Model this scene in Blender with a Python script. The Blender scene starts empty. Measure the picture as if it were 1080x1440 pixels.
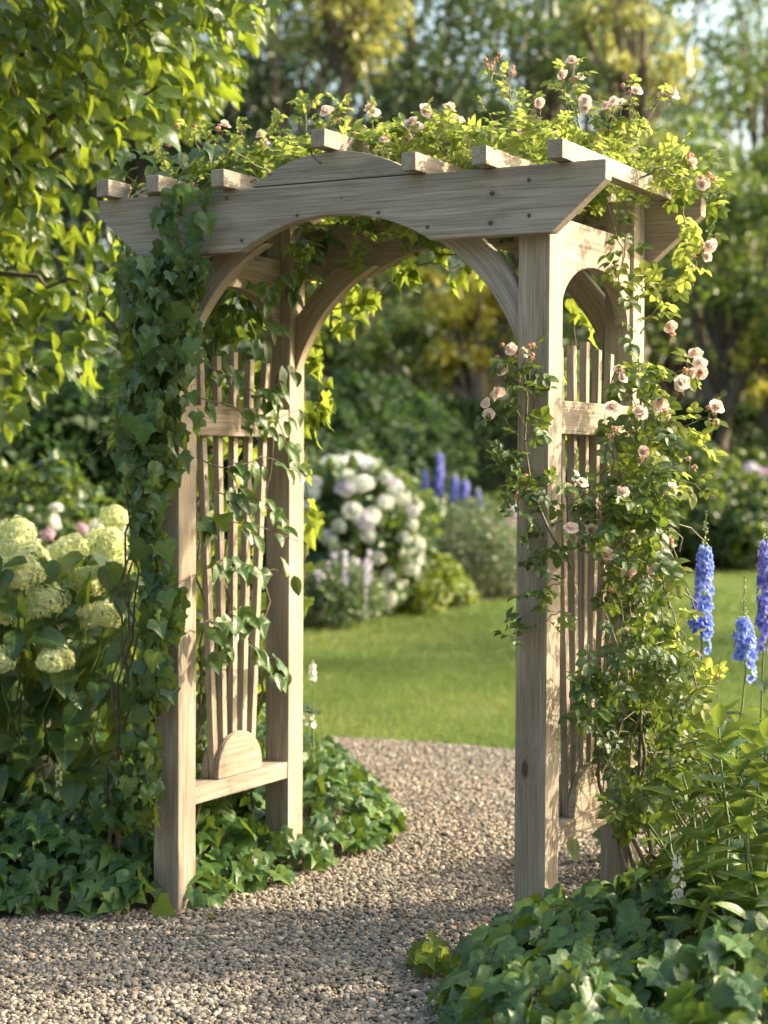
import bpy, bmesh, math, random
import numpy as np
from mathutils import Vector, Matrix

scn = bpy.context.scene
COL = scn.collection
rng = np.random.default_rng(7)
random.seed(7)
R = math.radians

# ---------------------------------------------------------------- camera
F_PX, CX, CY = 2492.5, 540.0, 720.0          # focal length and centre in photo pixels
fw = np.array([-0.47968911, 0.87701348, -0.02730795])
rt = np.array([0.87726038, 0.4799865, 0.00521405])
up = np.array([-0.01768024, 0.02145506, 0.99961347])
CAM = np.array([2.5697, -4.4265, 1.380])
cd = bpy.data.cameras.new('camera')
cam = bpy.data.objects.new('camera', cd)
COL.objects.link(cam)
cam.matrix_world = Matrix(((rt[0], up[0], -fw[0], CAM[0]), (rt[1], up[1], -fw[1], CAM[1]),
                           (rt[2], up[2], -fw[2], CAM[2]), (0, 0, 0, 1)))
cd.sensor_fit = 'VERTICAL'
cd.sensor_height = 36.0
cd.sensor_width = 27.0
cd.lens = F_PX / 1440 * 36.0
cd.clip_end = 600
cd.clip_start = 0.05
cd.dof.use_dof = True
cd.dof.focus_distance = 4.8
cd.dof.aperture_fstop = 2.7
scn.camera = cam

# ---------------------------------------------------------------- sky, sun, exposure
SUN_AZ = R(33)          # direction towards the sun, counted from +X towards +Y
SUN_EL = R(30)
w = bpy.data.worlds.new('World')
scn.world = w
w.use_nodes = True
nt = w.node_tree
bg = nt.nodes['Background']
sky = nt.nodes.new('ShaderNodeTexSky')
sky.sky_type = 'NISHITA'
sky.sun_disc = False
sky.sun_elevation = SUN_EL
sky.sun_rotation = math.pi / 2 - SUN_AZ
sky.air_density = 1.2
sky.dust_density = 5.0
sky.ozone_density = 0.6
nt.links.new(sky.outputs[0], bg.inputs[0])
bg.inputs[1].default_value = 0.15
sd = bpy.data.lights.new('sun', 'SUN')
sd.energy = 2.5
sd.angle = R(0.9)
sd.color = (1.0, 0.87, 0.66)
sun = bpy.data.objects.new('sun', sd)
COL.objects.link(sun)
sdir = Vector((math.cos(SUN_AZ) * math.cos(SUN_EL), math.sin(SUN_AZ) * math.cos(SUN_EL), math.sin(SUN_EL)))
sun.rotation_euler = sdir.to_track_quat('Z', 'Y').to_euler()
scn.view_settings.view_transform = 'Standard'
scn.view_settings.look = 'None'
scn.view_settings.exposure = 1.92
scn.view_settings.gamma = 1.0
scn.view_settings.use_white_balance = True
scn.view_settings.white_balance_temperature = 6850
scn.view_settings.white_balance_tint = 5
scn.cycles.max_bounces = 8
scn.cycles.transmission_bounces = 6
scn.cycles.use_denoising = True


def at_depth(px, py, d):
    """point seen at a photo pixel, d metres in front of the camera"""
    px = np.asarray(px, float)[..., None]
    py = np.asarray(py, float)[..., None]
    d = np.asarray(d, float)[..., None]
    return CAM + d * (fw + rt * (px - CX) / F_PX - up * (py - CY) / F_PX)


def at_plane(px, py, ax, c):
    dr = fw + rt * (px - CX) / F_PX - up * (py - CY) / F_PX
    return CAM + dr * ((c - CAM[ax]) / dr[ax])


def ground_at(px, d):
    """ground point under photo column px, d metres away"""
    p = at_depth(px, 652, d)
    return float(p[0]), float(p[1])


def project(P):
    P = np.asarray(P, float) - CAM
    z = P @ fw
    return CX + F_PX * (P @ rt) / z, CY - F_PX * (P @ up) / z, z


# ---------------------------------------------------------------- materials
def newmat(name):
    m = bpy.data.materials.new(name)
    m.use_nodes = True
    t = m.node_tree
    t.nodes.clear()
    out = t.nodes.new('ShaderNodeOutputMaterial')
    return m, t, out


def N(t, typ, **kw):
    n = t.nodes.new(typ)
    for k, v in kw.items():
        setattr(n, k, v)
    return n


def mathn(t, op, a, b=None, c=None, clamp=False):
    n = t.nodes.new('ShaderNodeMath')
    n.operation = op
    n.use_clamp = clamp
    for i, v in enumerate((a, b, c)):
        if v is None:
            continue
        if hasattr(v, 'is_linked'):
            t.links.new(v, n.inputs[i])
        else:
            n.inputs[i].default_value = v
    return n.outputs[0]


def ramp(t, fac, stops, interp='LINEAR'):
    n = t.nodes.new('ShaderNodeValToRGB')
    cr = n.color_ramp
    cr.interpolation = interp
    while len(cr.elements) < len(stops):
        cr.elements.new(0.5)
    for e, (p, c) in zip(cr.elements, stops):
        e.position = p
        e.color = (c[0], c[1], c[2], 1)
    t.links.new(fac, n.inputs[0])
    return n.outputs[0]


def mixc(t, fac, a, b, mode='MIX'):
    n = t.nodes.new('ShaderNodeMix')
    n.data_type = 'RGBA'
    n.blend_type = mode
    for s, v in ((0, fac), (6, a), (7, b)):
        if hasattr(v, 'is_linked'):
            t.links.new(v, n.inputs[s])
        elif s == 0:
            n.inputs[0].default_value = v
        else:
            n.inputs[s].default_value = (v[0], v[1], v[2], 1)
    return n.outputs[2]


def noise(t, vec, scale, detail=3, rough=0.55, dist=0.0):
    n = t.nodes.new('ShaderNodeTexNoise')
    n.inputs['Scale'].default_value = scale
    n.inputs['Detail'].default_value = detail
    n.inputs['Roughness'].default_value = rough
    n.inputs['Distortion'].default_value = dist
    if vec is not None:
        t.links.new(vec, n.inputs['Vector'])
    return n


def attr(t, name):
    n = t.nodes.new('ShaderNodeAttribute')
    n.attribute_name = name
    return n


def leaf_mat(name, stops, trans, tw=0.4, rough=0.42, spec=0.5, veins=True, vein=(0.10, 0.20, 0.05)):
    """leaf: colour varies leaf by leaf (attribute rnd), veins drawn in leaf space (attribute luv), light shines through"""
    m, t, out = newmat(name)
    k_ = .66 if veins else .84
    stops = [(q, (c[0] * 1.22 * k_, c[1] * .97 * k_, c[2] * .72 * k_)) for q, c in stops]
    a = attr(t, 'rnd')
    col = ramp(t, a.outputs['Fac'], stops)
    p = N(t, 'ShaderNodeBsdfPrincipled')
    p.inputs['Roughness'].default_value = rough
    p.inputs['Specular IOR Level'].default_value = spec
    luv = attr(t, 'luv')
    sx = N(t, 'ShaderNodeSeparateXYZ')
    t.links.new(luv.outputs['Vector'], sx.inputs[0])
    if veins:
        ax = mathn(t, 'ABSOLUTE', sx.outputs[0])
        mid = mathn(t, 'SUBTRACT', 1.0, mathn(t, 'DIVIDE', ax, 0.035), clamp=True)
        s = mathn(t, 'SUBTRACT', mathn(t, 'MULTIPLY', sx.outputs[1], 5.5), mathn(t, 'MULTIPLY', ax, 4.5))
        fr = mathn(t, 'ABSOLUTE', mathn(t, 'SUBTRACT', mathn(t, 'FRACT', s), 0.5))
        side = mathn(t, 'SUBTRACT', 1.0, mathn(t, 'DIVIDE', fr, 0.10), clamp=True)
        v = mathn(t, 'MAXIMUM', mid, mathn(t, 'MULTIPLY', side, 0.5))
        col2 = mixc(t, mathn(t, 'MULTIPLY', v, 0.55), col, vein)
        nz = noise(t, luv.outputs['Vector'], 4.0, 2)
        col2 = mixc(t, 0.35, col2, nz.outputs['Color'], 'SOFT_LIGHT')
        va = N(t, 'ShaderNodeVectorMath')
        va.operation = 'MULTIPLY_ADD'
        va.inputs[1].default_value = (1, 1, 1)
        t.links.new(luv.outputs['Vector'], va.inputs[0])
        cb = N(t, 'ShaderNodeCombineXYZ')
        t.links.new(mathn(t, 'MULTIPLY', a.outputs['Fac'], 60.0), cb.inputs[2])
        t.links.new(cb.outputs[0], va.inputs[2])
        sp = noise(t, va.outputs[0], 3.2, 4, .6)
        spot = mathn(t, 'MULTIPLY', mathn(t, 'SUBTRACT', sp.outputs['Fac'], .66), 12.0, clamp=True)
        col2 = mixc(t, mathn(t, 'MULTIPLY', spot, .7), col2, (0.14, 0.10, 0.035))
        shade_ = mathn(t, 'MULTIPLY', mathn(t, 'SUBTRACT', sp.outputs['Fac'], .35), 1.4, clamp=True)
        col2 = mixc(t, mathn(t, 'MULTIPLY', shade_, .22), col2, (0.10, 0.16, 0.04))
        b = N(t, 'ShaderNodeBump')
        b.inputs['Strength'].default_value = 0.32
        b.inputs['Distance'].default_value = 0.003
        hsum = mathn(t, 'ADD', mathn(t, 'MULTIPLY', v, -1.0), mathn(t, 'MULTIPLY', nz.outputs['Fac'], 1.5))
        t.links.new(hsum, b.inputs['Height'])
        t.links.new(b.outputs[0], p.inputs['Normal'])
    else:
        col2 = col
    t.links.new(col2, p.inputs['Base Color'])
    tr = N(t, 'ShaderNodeBsdfTranslucent')
    tcol = mixc(t, mathn(t, 'MULTIPLY', a.outputs['Fac'], 0.5), [c * 0.75 for c in trans], trans)
    t.links.new(tcol, tr.inputs['Color'])
    mx = N(t, 'ShaderNodeMixShader')
    mx.inputs[0].default_value = tw
    t.links.new(p.outputs[0], mx.inputs[1])
    t.links.new(tr.outputs[0], mx.inputs[2])
    t.links.new(mx.outputs[0], out.inputs[0])
    return m


def petal_mat(name, stops, tw=0.35, axis=1, rough=0.6):
    """petals: colour runs along the petal (luv y) and varies flower by flower (rnd)"""
    m, t, out = newmat(name)
    luv = attr(t, 'luv')
    sx = N(t, 'ShaderNodeSeparateXYZ')
    t.links.new(luv.outputs['Vector'], sx.inputs[0])
    a = attr(t, 'rnd')
    fac = mathn(t, 'ADD', mathn(t, 'MULTIPLY', sx.outputs[axis], 0.6), mathn(t, 'MULTIPLY', a.outputs['Fac'], 0.4))
    col = ramp(t, fac, stops)
    d = N(t, 'ShaderNodeBsdfPrincipled')
    d.inputs['Roughness'].default_value = rough
    d.inputs['Specular IOR Level'].default_value = 0.2
    t.links.new(col, d.inputs['Base Color'])
    tr = N(t, 'ShaderNodeBsdfTranslucent')
    t.links.new(col, tr.inputs['Color'])
    mx = N(t, 'ShaderNodeMixShader')
    mx.inputs[0].default_value = tw
    t.links.new(d.outputs[0], mx.inputs[1])
    t.links.new(tr.outputs[0], mx.inputs[2])
    t.links.new(mx.outputs[0], out.inputs[0])
    return m


def plain_mat(name, c1, c2, scale=8, rough=0.8, bump=0.3, coords='Object'):
    m, t, out = newmat(name)
    tc = N(t, 'ShaderNodeTexCoord')
    nz = noise(t, tc.outputs[coords], scale, 5, 0.6)
    col = ramp(t, nz.outputs['Fac'], [(0.3, c1), (0.7, c2)])
    p = N(t, 'ShaderNodeBsdfPrincipled')
    p.inputs['Roughness'].default_value = rough
    t.links.new(col, p.inputs['Base Color'])
    b = N(t, 'ShaderNodeBump')
    b.inputs['Strength'].default_value = bump
    b.inputs['Distance'].default_value = 0.02
    t.links.new(nz.outputs['Fac'], b.inputs['Height'])
    t.links.new(b.outputs[0], p.inputs['Normal'])
    t.links.new(p.outputs[0], out.inputs[0])
    return m


def wood_mat(name='weathered_wood', knots=None):
    """weathered cedar: attribute gr holds board space, x along the grain; tone shifts each board"""
    m, t, out = newmat(name)
    g = attr(t, 'gr')
    tone = attr(t, 'tone')
    mp = N(t, 'ShaderNodeMapping')
    mp.inputs['Scale'].default_value = (1.1, 9, 9)
    t.links.new(g.outputs['Vector'], mp.inputs['Vector'])
    # knots: sparse cells
    mk = N(t, 'ShaderNodeMapping')
    mk.inputs['Scale'].default_value = (2.6, 6.5, 6.5)
    t.links.new(g.outputs['Vector'], mk.inputs['Vector'])
    vor = N(t, 'ShaderNodeTexVoronoi')
    vor.inputs['Scale'].default_value = 1.0
    vor.inputs['Randomness'].default_value = 1.0
    t.links.new(mk.outputs[0], vor.inputs['Vector'])
    kd = vor.outputs['Distance']
    sepc = N(t, 'ShaderNodeSeparateColor')
    t.links.new(vor.outputs['Color'], sepc.inputs[0])
    has = mathn(t, 'GREATER_THAN', sepc.outputs[0], 0.45)
    knot = mathn(t, 'MULTIPLY', has, mathn(t, 'SUBTRACT', 1.0, mathn(t, 'DIVIDE', kd, 0.085), clamp=True))
    halo = mathn(t, 'MULTIPLY', has, mathn(t, 'SUBTRACT', 1.0, mathn(t, 'DIVIDE', kd, 0.42), clamp=True))
    halo2 = mathn(t, 'MULTIPLY', halo, halo)
    if knots:
        sk = N(t, 'ShaderNodeSeparateXYZ')
        t.links.new(g.outputs['Vector'], sk.inputs[0])
        kd = None
        for (u, v, r_) in knots:
            du = mathn(t, 'MULTIPLY', mathn(t, 'SUBTRACT', sk.outputs[0], u), .8 / r_)
            dv = mathn(t, 'DIVIDE', mathn(t, 'SUBTRACT', sk.outputs[2], v), r_)
            dd = mathn(t, 'SQRT', mathn(t, 'ADD', mathn(t, 'MULTIPLY', du, du), mathn(t, 'MULTIPLY', dv, dv)))
            kd = dd if kd is None else mathn(t, 'MINIMUM', kd, dd)
        knot = mathn(t, 'SUBTRACT', 1.0, kd, clamp=True)
        halo = mathn(t, 'SUBTRACT', 1.0, mathn(t, 'DIVIDE', kd, 4.0), clamp=True)
        halo2 = mathn(t, 'MULTIPLY', halo, halo)
    # cathedral grain: rings of a warped slow field
    warp = noise(t, mp.outputs[0], 1.0, 2, 0.5)
    sep = N(t, 'ShaderNodeSeparateXYZ')
    t.links.new(g.outputs['Vector'], sep.inputs[0])
    rad = mathn(t, 'ADD', mathn(t, 'MULTIPLY', warp.outputs['Fac'], 11.0), mathn(t, 'MULTIPLY', sep.outputs[2], 28.0))
    rad = mathn(t, 'ADD', rad, mathn(t, 'MULTIPLY', sep.outputs[1], 17.0))
    rad = mathn(t, 'ADD', rad, mathn(t, 'MULTIPLY', halo2, 4.5))
    ring = mathn(t, 'FRACT', rad)
    ring = mathn(t, 'POWER', mathn(t, 'ABSOLUTE', mathn(t, 'SUBTRACT', mathn(t, 'MULTIPLY', ring, 2.0), 1.0)), 1.6)
    ms = N(t, 'ShaderNodeMapping')
    ms.inputs['Scale'].default_value = (4, 240, 240)
    t.links.new(g.outputs['Vector'], ms.inputs['Vector'])
    fine = noise(t, ms.outputs[0], 1.0, 4, 0.65)
    ml = N(t, 'ShaderNodeMapping')
    ml.inputs['Scale'].default_value = (2.2, 12, 12)
    t.links.new(g.outputs['Vector'], ml.inputs['Vector'])
    blot = noise(t, ml.outputs[0], 1.0, 3, 0.6)
    base = ramp(t, blot.outputs['Fac'], [(0.22, (0.225, 0.168, 0.118)), (0.5, (0.335, 0.268, 0.198)), (0.78, (0.45, 0.378, 0.298))])
    base = mixc(t, mathn(t, 'MULTIPLY', ring, 0.24), base, (0.155, 0.105, 0.068))
    fr = ramp(t, fine.outputs['Fac'], [(0.34, (0.52, 0.50, 0.49)), (0.52, (0.95, 0.95, 0.95)), (0.7, (1.22, 1.22, 1.22))])
    base = mixc(t, 0.8, base, fr, 'MULTIPLY')
    base = mixc(t, mathn(t, 'MULTIPLY', halo2, 0.35), base, (0.16, 0.10, 0.06))
    base = mixc(t, mathn(t, 'MINIMUM', mathn(t, 'MULTIPLY', knot, 2.2), 0.9), base, (0.065, 0.040, 0.027))
    # grey weathering where the tone says so
    mg = N(t, 'ShaderNodeMapping')
    mg.inputs['Scale'].default_value = (3, 5, 5)
    t.links.new(g.outputs['Vector'], mg.inputs['Vector'])
    wz = noise(t, mg.outputs[0], 1.0, 4, 0.6)
    gf = mathn(t, 'MULTIPLY', mathn(t, 'ADD', tone.outputs['Fac'], mathn(t, 'SUBTRACT', wz.outputs['Fac'], 0.45)), 0.85, clamp=True)
    bw = N(t, 'ShaderNodeRGBToBW')
    t.links.new(base, bw.inputs[0])
    greyc = mixc(t, 1.0, bw.outputs[0], (1.20, 1.10, 1.00), 'MULTIPLY')
    base = mixc(t, gf, base, greyc)
    p = N(t, 'ShaderNodeBsdfPrincipled')
    p.inputs['Roughness'].default_value = 0.72
    p.inputs['Specular IOR Level'].default_value = 0.25
    t.links.new(base, p.inputs['Base Color'])
    b = N(t, 'ShaderNodeBump')
    b.inputs['Strength'].default_value = 0.55
    b.inputs['Distance'].default_value = 0.0016
    h = mathn(t, 'SUBTRACT', mathn(t, 'MULTIPLY', fine.outputs['Fac'], 1.6), mathn(t, 'MULTIPLY', ring, 0.5))
    t.links.new(h, b.inputs['Height'])
    t.links.new(b.outputs[0], p.inputs['Normal'])
    t.links.new(p.outputs[0], out.inputs[0])
    return m


# colours are albedos
M = {}
M['wood'] = wood_mat()
M['wood_beam'] = wood_mat('weathered_wood_knotty', [(0.503, 2.115, .0085), (0.499, 2.035, .0085), (0.150, 2.085, .0065), (-0.117, 2.094, .0060), (0.03, 2.135, .003), (-.62, 2.11, .007)])
M['screw'] = plain_mat('screw_iron', (0.05, 0.04, 0.035), (0.10, 0.08, 0.06), 200, 0.5, 0.1)
M['ivy'] = leaf_mat('ivy_leaf', [(0, (0.032, 0.096, 0.034)), (0.6, (0.062, 0.170, 0.055)), (0.9, (0.070, 0.150, 0.040)), (1, (0.12, 0.20, 0.05))],
                    (0.30, 0.42, 0.05), 0.20, 0.36, 0.5)
M['ivy_bright'] = leaf_mat('ivy_young', [(0, (0.06, 0.15, 0.03)), (1, (0.14, 0.26, 0.05))], (0.44, 0.54, 0.07), 0.50, 0.45, 0.35)  # paler copy of the ivy leaf, backlight put into its colour
M['ground_ivy'] = leaf_mat('ground_ivy_leaf', [(0, (0.020, 0.072, 0.026)), (0.6, (0.042, 0.130, 0.042)), (1, (0.12, 0.25, 0.06))],
                           (0.30, 0.44, 0.05), 0.20, 0.40, 0.42)
M['rose_leaf'] = leaf_mat('rose_leaf', [(0, (0.020, 0.062, 0.022)), (0.6, (0.045, 0.115, 0.035)), (1, (0.12, 0.19, 0.05))],
                          (0.30, 0.42, 0.05), 0.27, 0.36, 0.5)
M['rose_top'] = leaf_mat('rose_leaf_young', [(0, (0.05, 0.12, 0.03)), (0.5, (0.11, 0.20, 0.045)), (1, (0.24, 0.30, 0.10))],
                         (0.55, 0.64, 0.13), 0.50, 0.5, 0.3)  # paler copy of the rose leaf, sunlight put into its colour
M['tree_leaf'] = leaf_mat('tree_leaf', [(0, (0.016, 0.050, 0.018)), (0.6, (0.034, 0.090, 0.026)), (1, (0.075, 0.14, 0.035))],
                          (0.50, 0.64, 0.06), 0.32, 0.36, 0.4)
M['hyd_leaf'] = leaf_mat('hydrangea_leaf', [(0, (0.018, 0.058, 0.022)), (0.7, (0.036, 0.098, 0.032)), (1, (0.09, 0.17, 0.04))],
                         (0.34, 0.46, 0.06), 0.24, 0.36, 0.5)
M['laurel'] = leaf_mat('laurel_leaf', [(0, (0.030, 0.085, 0.030)), (0.6, (0.055, 0.135, 0.04)), (1, (0.14, 0.24, 0.06))],
                       (0.36, 0.48, 0.07), 0.25, 0.33, 0.5, vein=(0.16, 0.26, 0.09))
for nm, st, tr in (  # far_dark, far_blue: distance haze put into lighter leaf colours
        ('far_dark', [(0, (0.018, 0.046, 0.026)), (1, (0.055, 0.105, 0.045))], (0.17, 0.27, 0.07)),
        ('far_blue', [(0, (0.030, 0.068, 0.048)), (1, (0.075, 0.13, 0.080))], (0.18, 0.28, 0.10)),
        ('far_green', [(0, (0.028, 0.075, 0.026)), (1, (0.075, 0.14, 0.040))], (0.26, 0.38, 0.06)),
        ('far_yellow', [(0, (0.10, 0.16, 0.06)), (1, (0.22, 0.28, 0.11))], (0.66, 0.66, 0.18)),  # sunlit yellow of the tall crowns put into the leaf colour
        ('gold', [(0, (0.20, 0.25, 0.04)), (1, (0.42, 0.44, 0.08))], (0.75, 0.72, 0.12)),  # sunlight put into the leaf colour of crowns that stand shaded
        ('lime', [(0, (0.09, 0.17, 0.035)), (1, (0.20, 0.29, 0.06))], (0.40, 0.50, 0.06)),
        ('silver', [(0, (0.085, 0.13, 0.085)), (1, (0.16, 0.21, 0.14))], (0.22, 0.32, 0.14)),
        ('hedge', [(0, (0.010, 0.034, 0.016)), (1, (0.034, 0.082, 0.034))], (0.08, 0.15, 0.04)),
        ('pale_leaf', [(0, (0.06, 0.12, 0.06)), (1, (0.12, 0.19, 0.09))], (0.2, 0.3, 0.1))):
    M[nm] = leaf_mat(nm + '_leaf', st, tr, 0.38, 0.55 if nm == 'hedge' else 0.34, 0.2 if nm == 'hedge' else 0.5, veins=False)
M['grass'] = leaf_mat('grass_blade', [(0, (0.058, 0.120, 0.032)), (0.6, (0.108, 0.178, 0.052)), (1, (0.20, 0.245, 0.095))], (0.26, 0.37, 0.09), 0.38, 0.5, 0.3, veins=False)
M['rose'] = petal_mat('rose_petal', [(0, (0.80, 0.50, 0.32)), (0.3, (0.84, 0.62, 0.53)), (0.7, (0.87, 0.74, 0.68)), (1, (0.90, 0.84, 0.78))])
M['rose_bud'] = petal_mat('rosebud_petal', [(0, (0.45, 0.40, 0.18)), (0.4, (0.74, 0.44, 0.32)), (1, (0.82, 0.62, 0.52))])
M['cream'] = petal_mat('cream_floret', [(0, (0.42, 0.52, 0.17)), (0.4, (0.70, 0.74, 0.37)), (1, (0.87, 0.85, 0.60))], 0.35)
M['white_fl'] = petal_mat('white_floret', [(0, (0.62, 0.68, 0.52)), (0.5, (0.82, 0.83, 0.78)), (1, (0.88, 0.87, 0.84))], 0.3)
M['lilac_fl'] = petal_mat('lilac_floret', [(0, (0.55, 0.50, 0.66)), (0.5, (0.72, 0.66, 0.80)), (1, (0.84, 0.80, 0.88))], 0.3)
M['pink_fl'] = petal_mat('pink_petal', [(0, (0.52, 0.30, 0.40)), (0.5, (0.66, 0.42, 0.56)), (1, (0.80, 0.64, 0.72))], 0.3)
M['blue_fl'] = petal_mat('delphinium_petal', [(0, (0.10, 0.16, 0.58)), (0.5, (0.22, 0.31, 0.78)), (1, (0.50, 0.60, 0.92))], 0.35)
M['violet_fl'] = petal_mat('violet_petal', [(0, (0.14, 0.15, 0.52)), (0.5, (0.27, 0.27, 0.70)), (1, (0.48, 0.50, 0.84))], 0.35)
M['bud_green'] = petal_mat('green_bud', [(0, (0.30, 0.38, 0.18)), (1, (0.62, 0.66, 0.46))], 0.3)
M['stem'] = plain_mat('green_stem', (0.06, 0.10, 0.03), (0.14, 0.19, 0.06), 30, 0.6, 0.1)
M['redstem'] = plain_mat('rose_stem', (0.075, 0.075, 0.035), (0.16, 0.135, 0.075), 30, 0.6, 0.1)
M['brown_stem'] = plain_mat('woody_stem', (0.06, 0.045, 0.03), (0.15, 0.11, 0.07), 30, 0.85, 0.5)
M['bark'] = plain_mat('tree_bark', (0.055, 0.042, 0.033), (0.15, 0.115, 0.09), 14, 0.9, 0.8)
M['soil'] = plain_mat('soil', (0.030, 0.020, 0.014), (0.085, 0.058, 0.040), 40, 0.95, 0.8)

# ---------------------------------------------------------------- mesh helpers
def link(o, parent=None):
    COL.objects.link(o)
    if parent is not None:
        o.parent = parent
    return o


def tag(o, label=None, cat=None, group=None, kind=None):
    if label: o['label'] = label
    if cat: o['category'] = cat
    if group: o['group'] = group
    if kind: o['kind'] = kind
    return o


def thing(name, loc, label, cat, group=None):
    o = bpy.data.objects.new(name, None)
    o.empty_display_size = 0.1
    o.location = loc
    COL.objects.link(o)
    return tag(o, label, cat, group)


def mesh_np(name, V, faces_list, mats, rnd=None, luv=None, parent=None, smooth=True, matidx=None):
    """faces_list: list of (n,k) int arrays; world coordinates, child keeps them relative to its parent"""
    V = np.asarray(V, np.float32)
    if parent is not None:
        V = V - np.array(parent.location, np.float32)
    me = bpy.data.meshes.new(name)
    me.vertices.add(len(V))
    me.vertices.foreach_set('co', V.ravel())
    loops = np.concatenate([f.ravel() for f in faces_list]).astype(np.int32)
    tot = np.concatenate([np.full(len(f), f.shape[1]) for f in faces_list]).astype(np.int32)
    st = np.concatenate([[0], np.cumsum(tot)[:-1]]).astype(np.int32)
    me.loops.add(len(loops))
    me.loops.foreach_set('vertex_index', loops)
    me.polygons.add(len(tot))
    me.polygons.foreach_set('loop_start', st)
    me.polygons.foreach_set('loop_total', tot)
    if smooth:
        me.polygons.foreach_set('use_smooth', np.ones(len(tot), bool))
    if matidx is not None:
        me.polygons.foreach_set('material_index', matidx.astype(np.int32))
    me.update(calc_edges=True)
    if rnd is not None:
        a = me.attributes.new('rnd', 'FLOAT', 'POINT')
        a.data.foreach_set('value', np.asarray(rnd, np.float32))
    if luv is not None:
        a = me.attributes.new('luv', 'FLOAT_VECTOR', 'POINT')
        a.data.foreach_set('vector', np.asarray(luv, np.float32).ravel())
    for mt in (mats if isinstance(mats, (list, tuple)) else [mats]):
        me.materials.append(mt)
    me.validate()
    o = bpy.data.objects.new(name, me)
    return link(o, parent)


class Geo:
    """collects numpy geometry"""
    def __init__(s):
        s.V, s.T, s.Q, s.rnd, s.luv, s.n = [], [], [], [], [], 0

    def add(s, V, T=None, Q=None, rnd=0.5, luv=None):
        V = np.asarray(V, float)
        k = len(V)
        s.V.append(V)
        if T is not None and len(T): s.T.append(np.asarray(T) + s.n)
        if Q is not None and len(Q): s.Q.append(np.asarray(Q) + s.n)
        s.rnd.append(np.broadcast_to(np.asarray(rnd, float), (k,)))
        s.luv.append(np.zeros((k, 3)) if luv is None else luv)
        s.n += k
        return s

    def build(s, name, mats, parent=None, smooth=True):
        F = []
        if s.T: F.append(np.concatenate(s.T))
        if s.Q: F.append(np.concatenate(s.Q))
        return mesh_np(name, np.concatenate(s.V), F, mats, np.concatenate(s.rnd), np.concatenate(s.luv), parent, smooth)

    def scatter(s, tm, pos, rot, scl, rnd=None):
        V, T, luv = tm
        n = len(pos)
        if n == 0: return s
        scl = np.broadcast_to(np.asarray(scl, float), (n,))
        W = np.einsum('nij,vj->nvi', rot, V) * scl[:, None, None] + np.asarray(pos)[:, None, :]
        k = len(V)
        TT = (T[None] + (np.arange(n) * k)[:, None, None]).reshape(-1, T.shape[1])
        r = rng.random(n) if rnd is None else np.broadcast_to(rnd, (n,))
        kw = dict(T=TT) if T.shape[1] == 3 else dict(Q=TT)
        s.add(W.reshape(-1, 3), rnd=np.repeat(r, k), luv=np.tile(luv, (n, 1)), **kw)
        return s

    def tube(s, pts, rad, sides=6, rnd=0.5):
        P = np.asarray(pts, float)
        m = len(P)
        rad = np.broadcast_to(np.asarray(rad, float), (m,))
        T = np.gradient(P, axis=0)
        T /= np.linalg.norm(T, axis=1)[:, None] + 1e-9
        ref = np.array([0.3, 0.2, 1.0]) if abs(T[:, 2]).mean() < 0.8 else np.array([1.0, 0.2, 0.1])
        A = np.cross(T, ref)
        A /= np.linalg.norm(A, axis=1)[:, None] + 1e-9
        B = np.cross(T, A)
        th = np.linspace(0, 2 * np.pi, sides, endpoint=False)
        V = P[:, None] + rad[:, None, None] * (np.cos(th)[None, :, None] * A[:, None] + np.sin(th)[None, :, None] * B[:, None])
        i = np.arange(m - 1)[:, None] * sides
        j = np.arange(sides)[None]
        j2 = (j + 1) % sides
        Q = np.stack([i + j, i + j2, i + sides + j2, i + sides + j], -1).reshape(-1, 4)
        s.add(V.reshape(-1, 3), Q=Q, rnd=rnd)
        return s


def frames(nrm, tip):
    """rotation matrices with z = leaf normal and y = tip direction"""
    y = np.asarray(tip, float)
    y = y / (np.linalg.norm(y, axis=1)[:, None] + 1e-9)
    z = np.asarray(nrm, float)
    z = z - (z * y).sum(1)[:, None] * y
    z /= np.linalg.norm(z, axis=1)[:, None] + 1e-9
    x = np.cross(y, z)
    return np.stack([x, y, z], -1)


def jit(n, s):
    return rng.normal(0, s, (n, 3))


def unit(v):
    v = np.asarray(v, float)
    return v / (np.linalg.norm(v, axis=-1, keepdims=True) + 1e-9)


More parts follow.
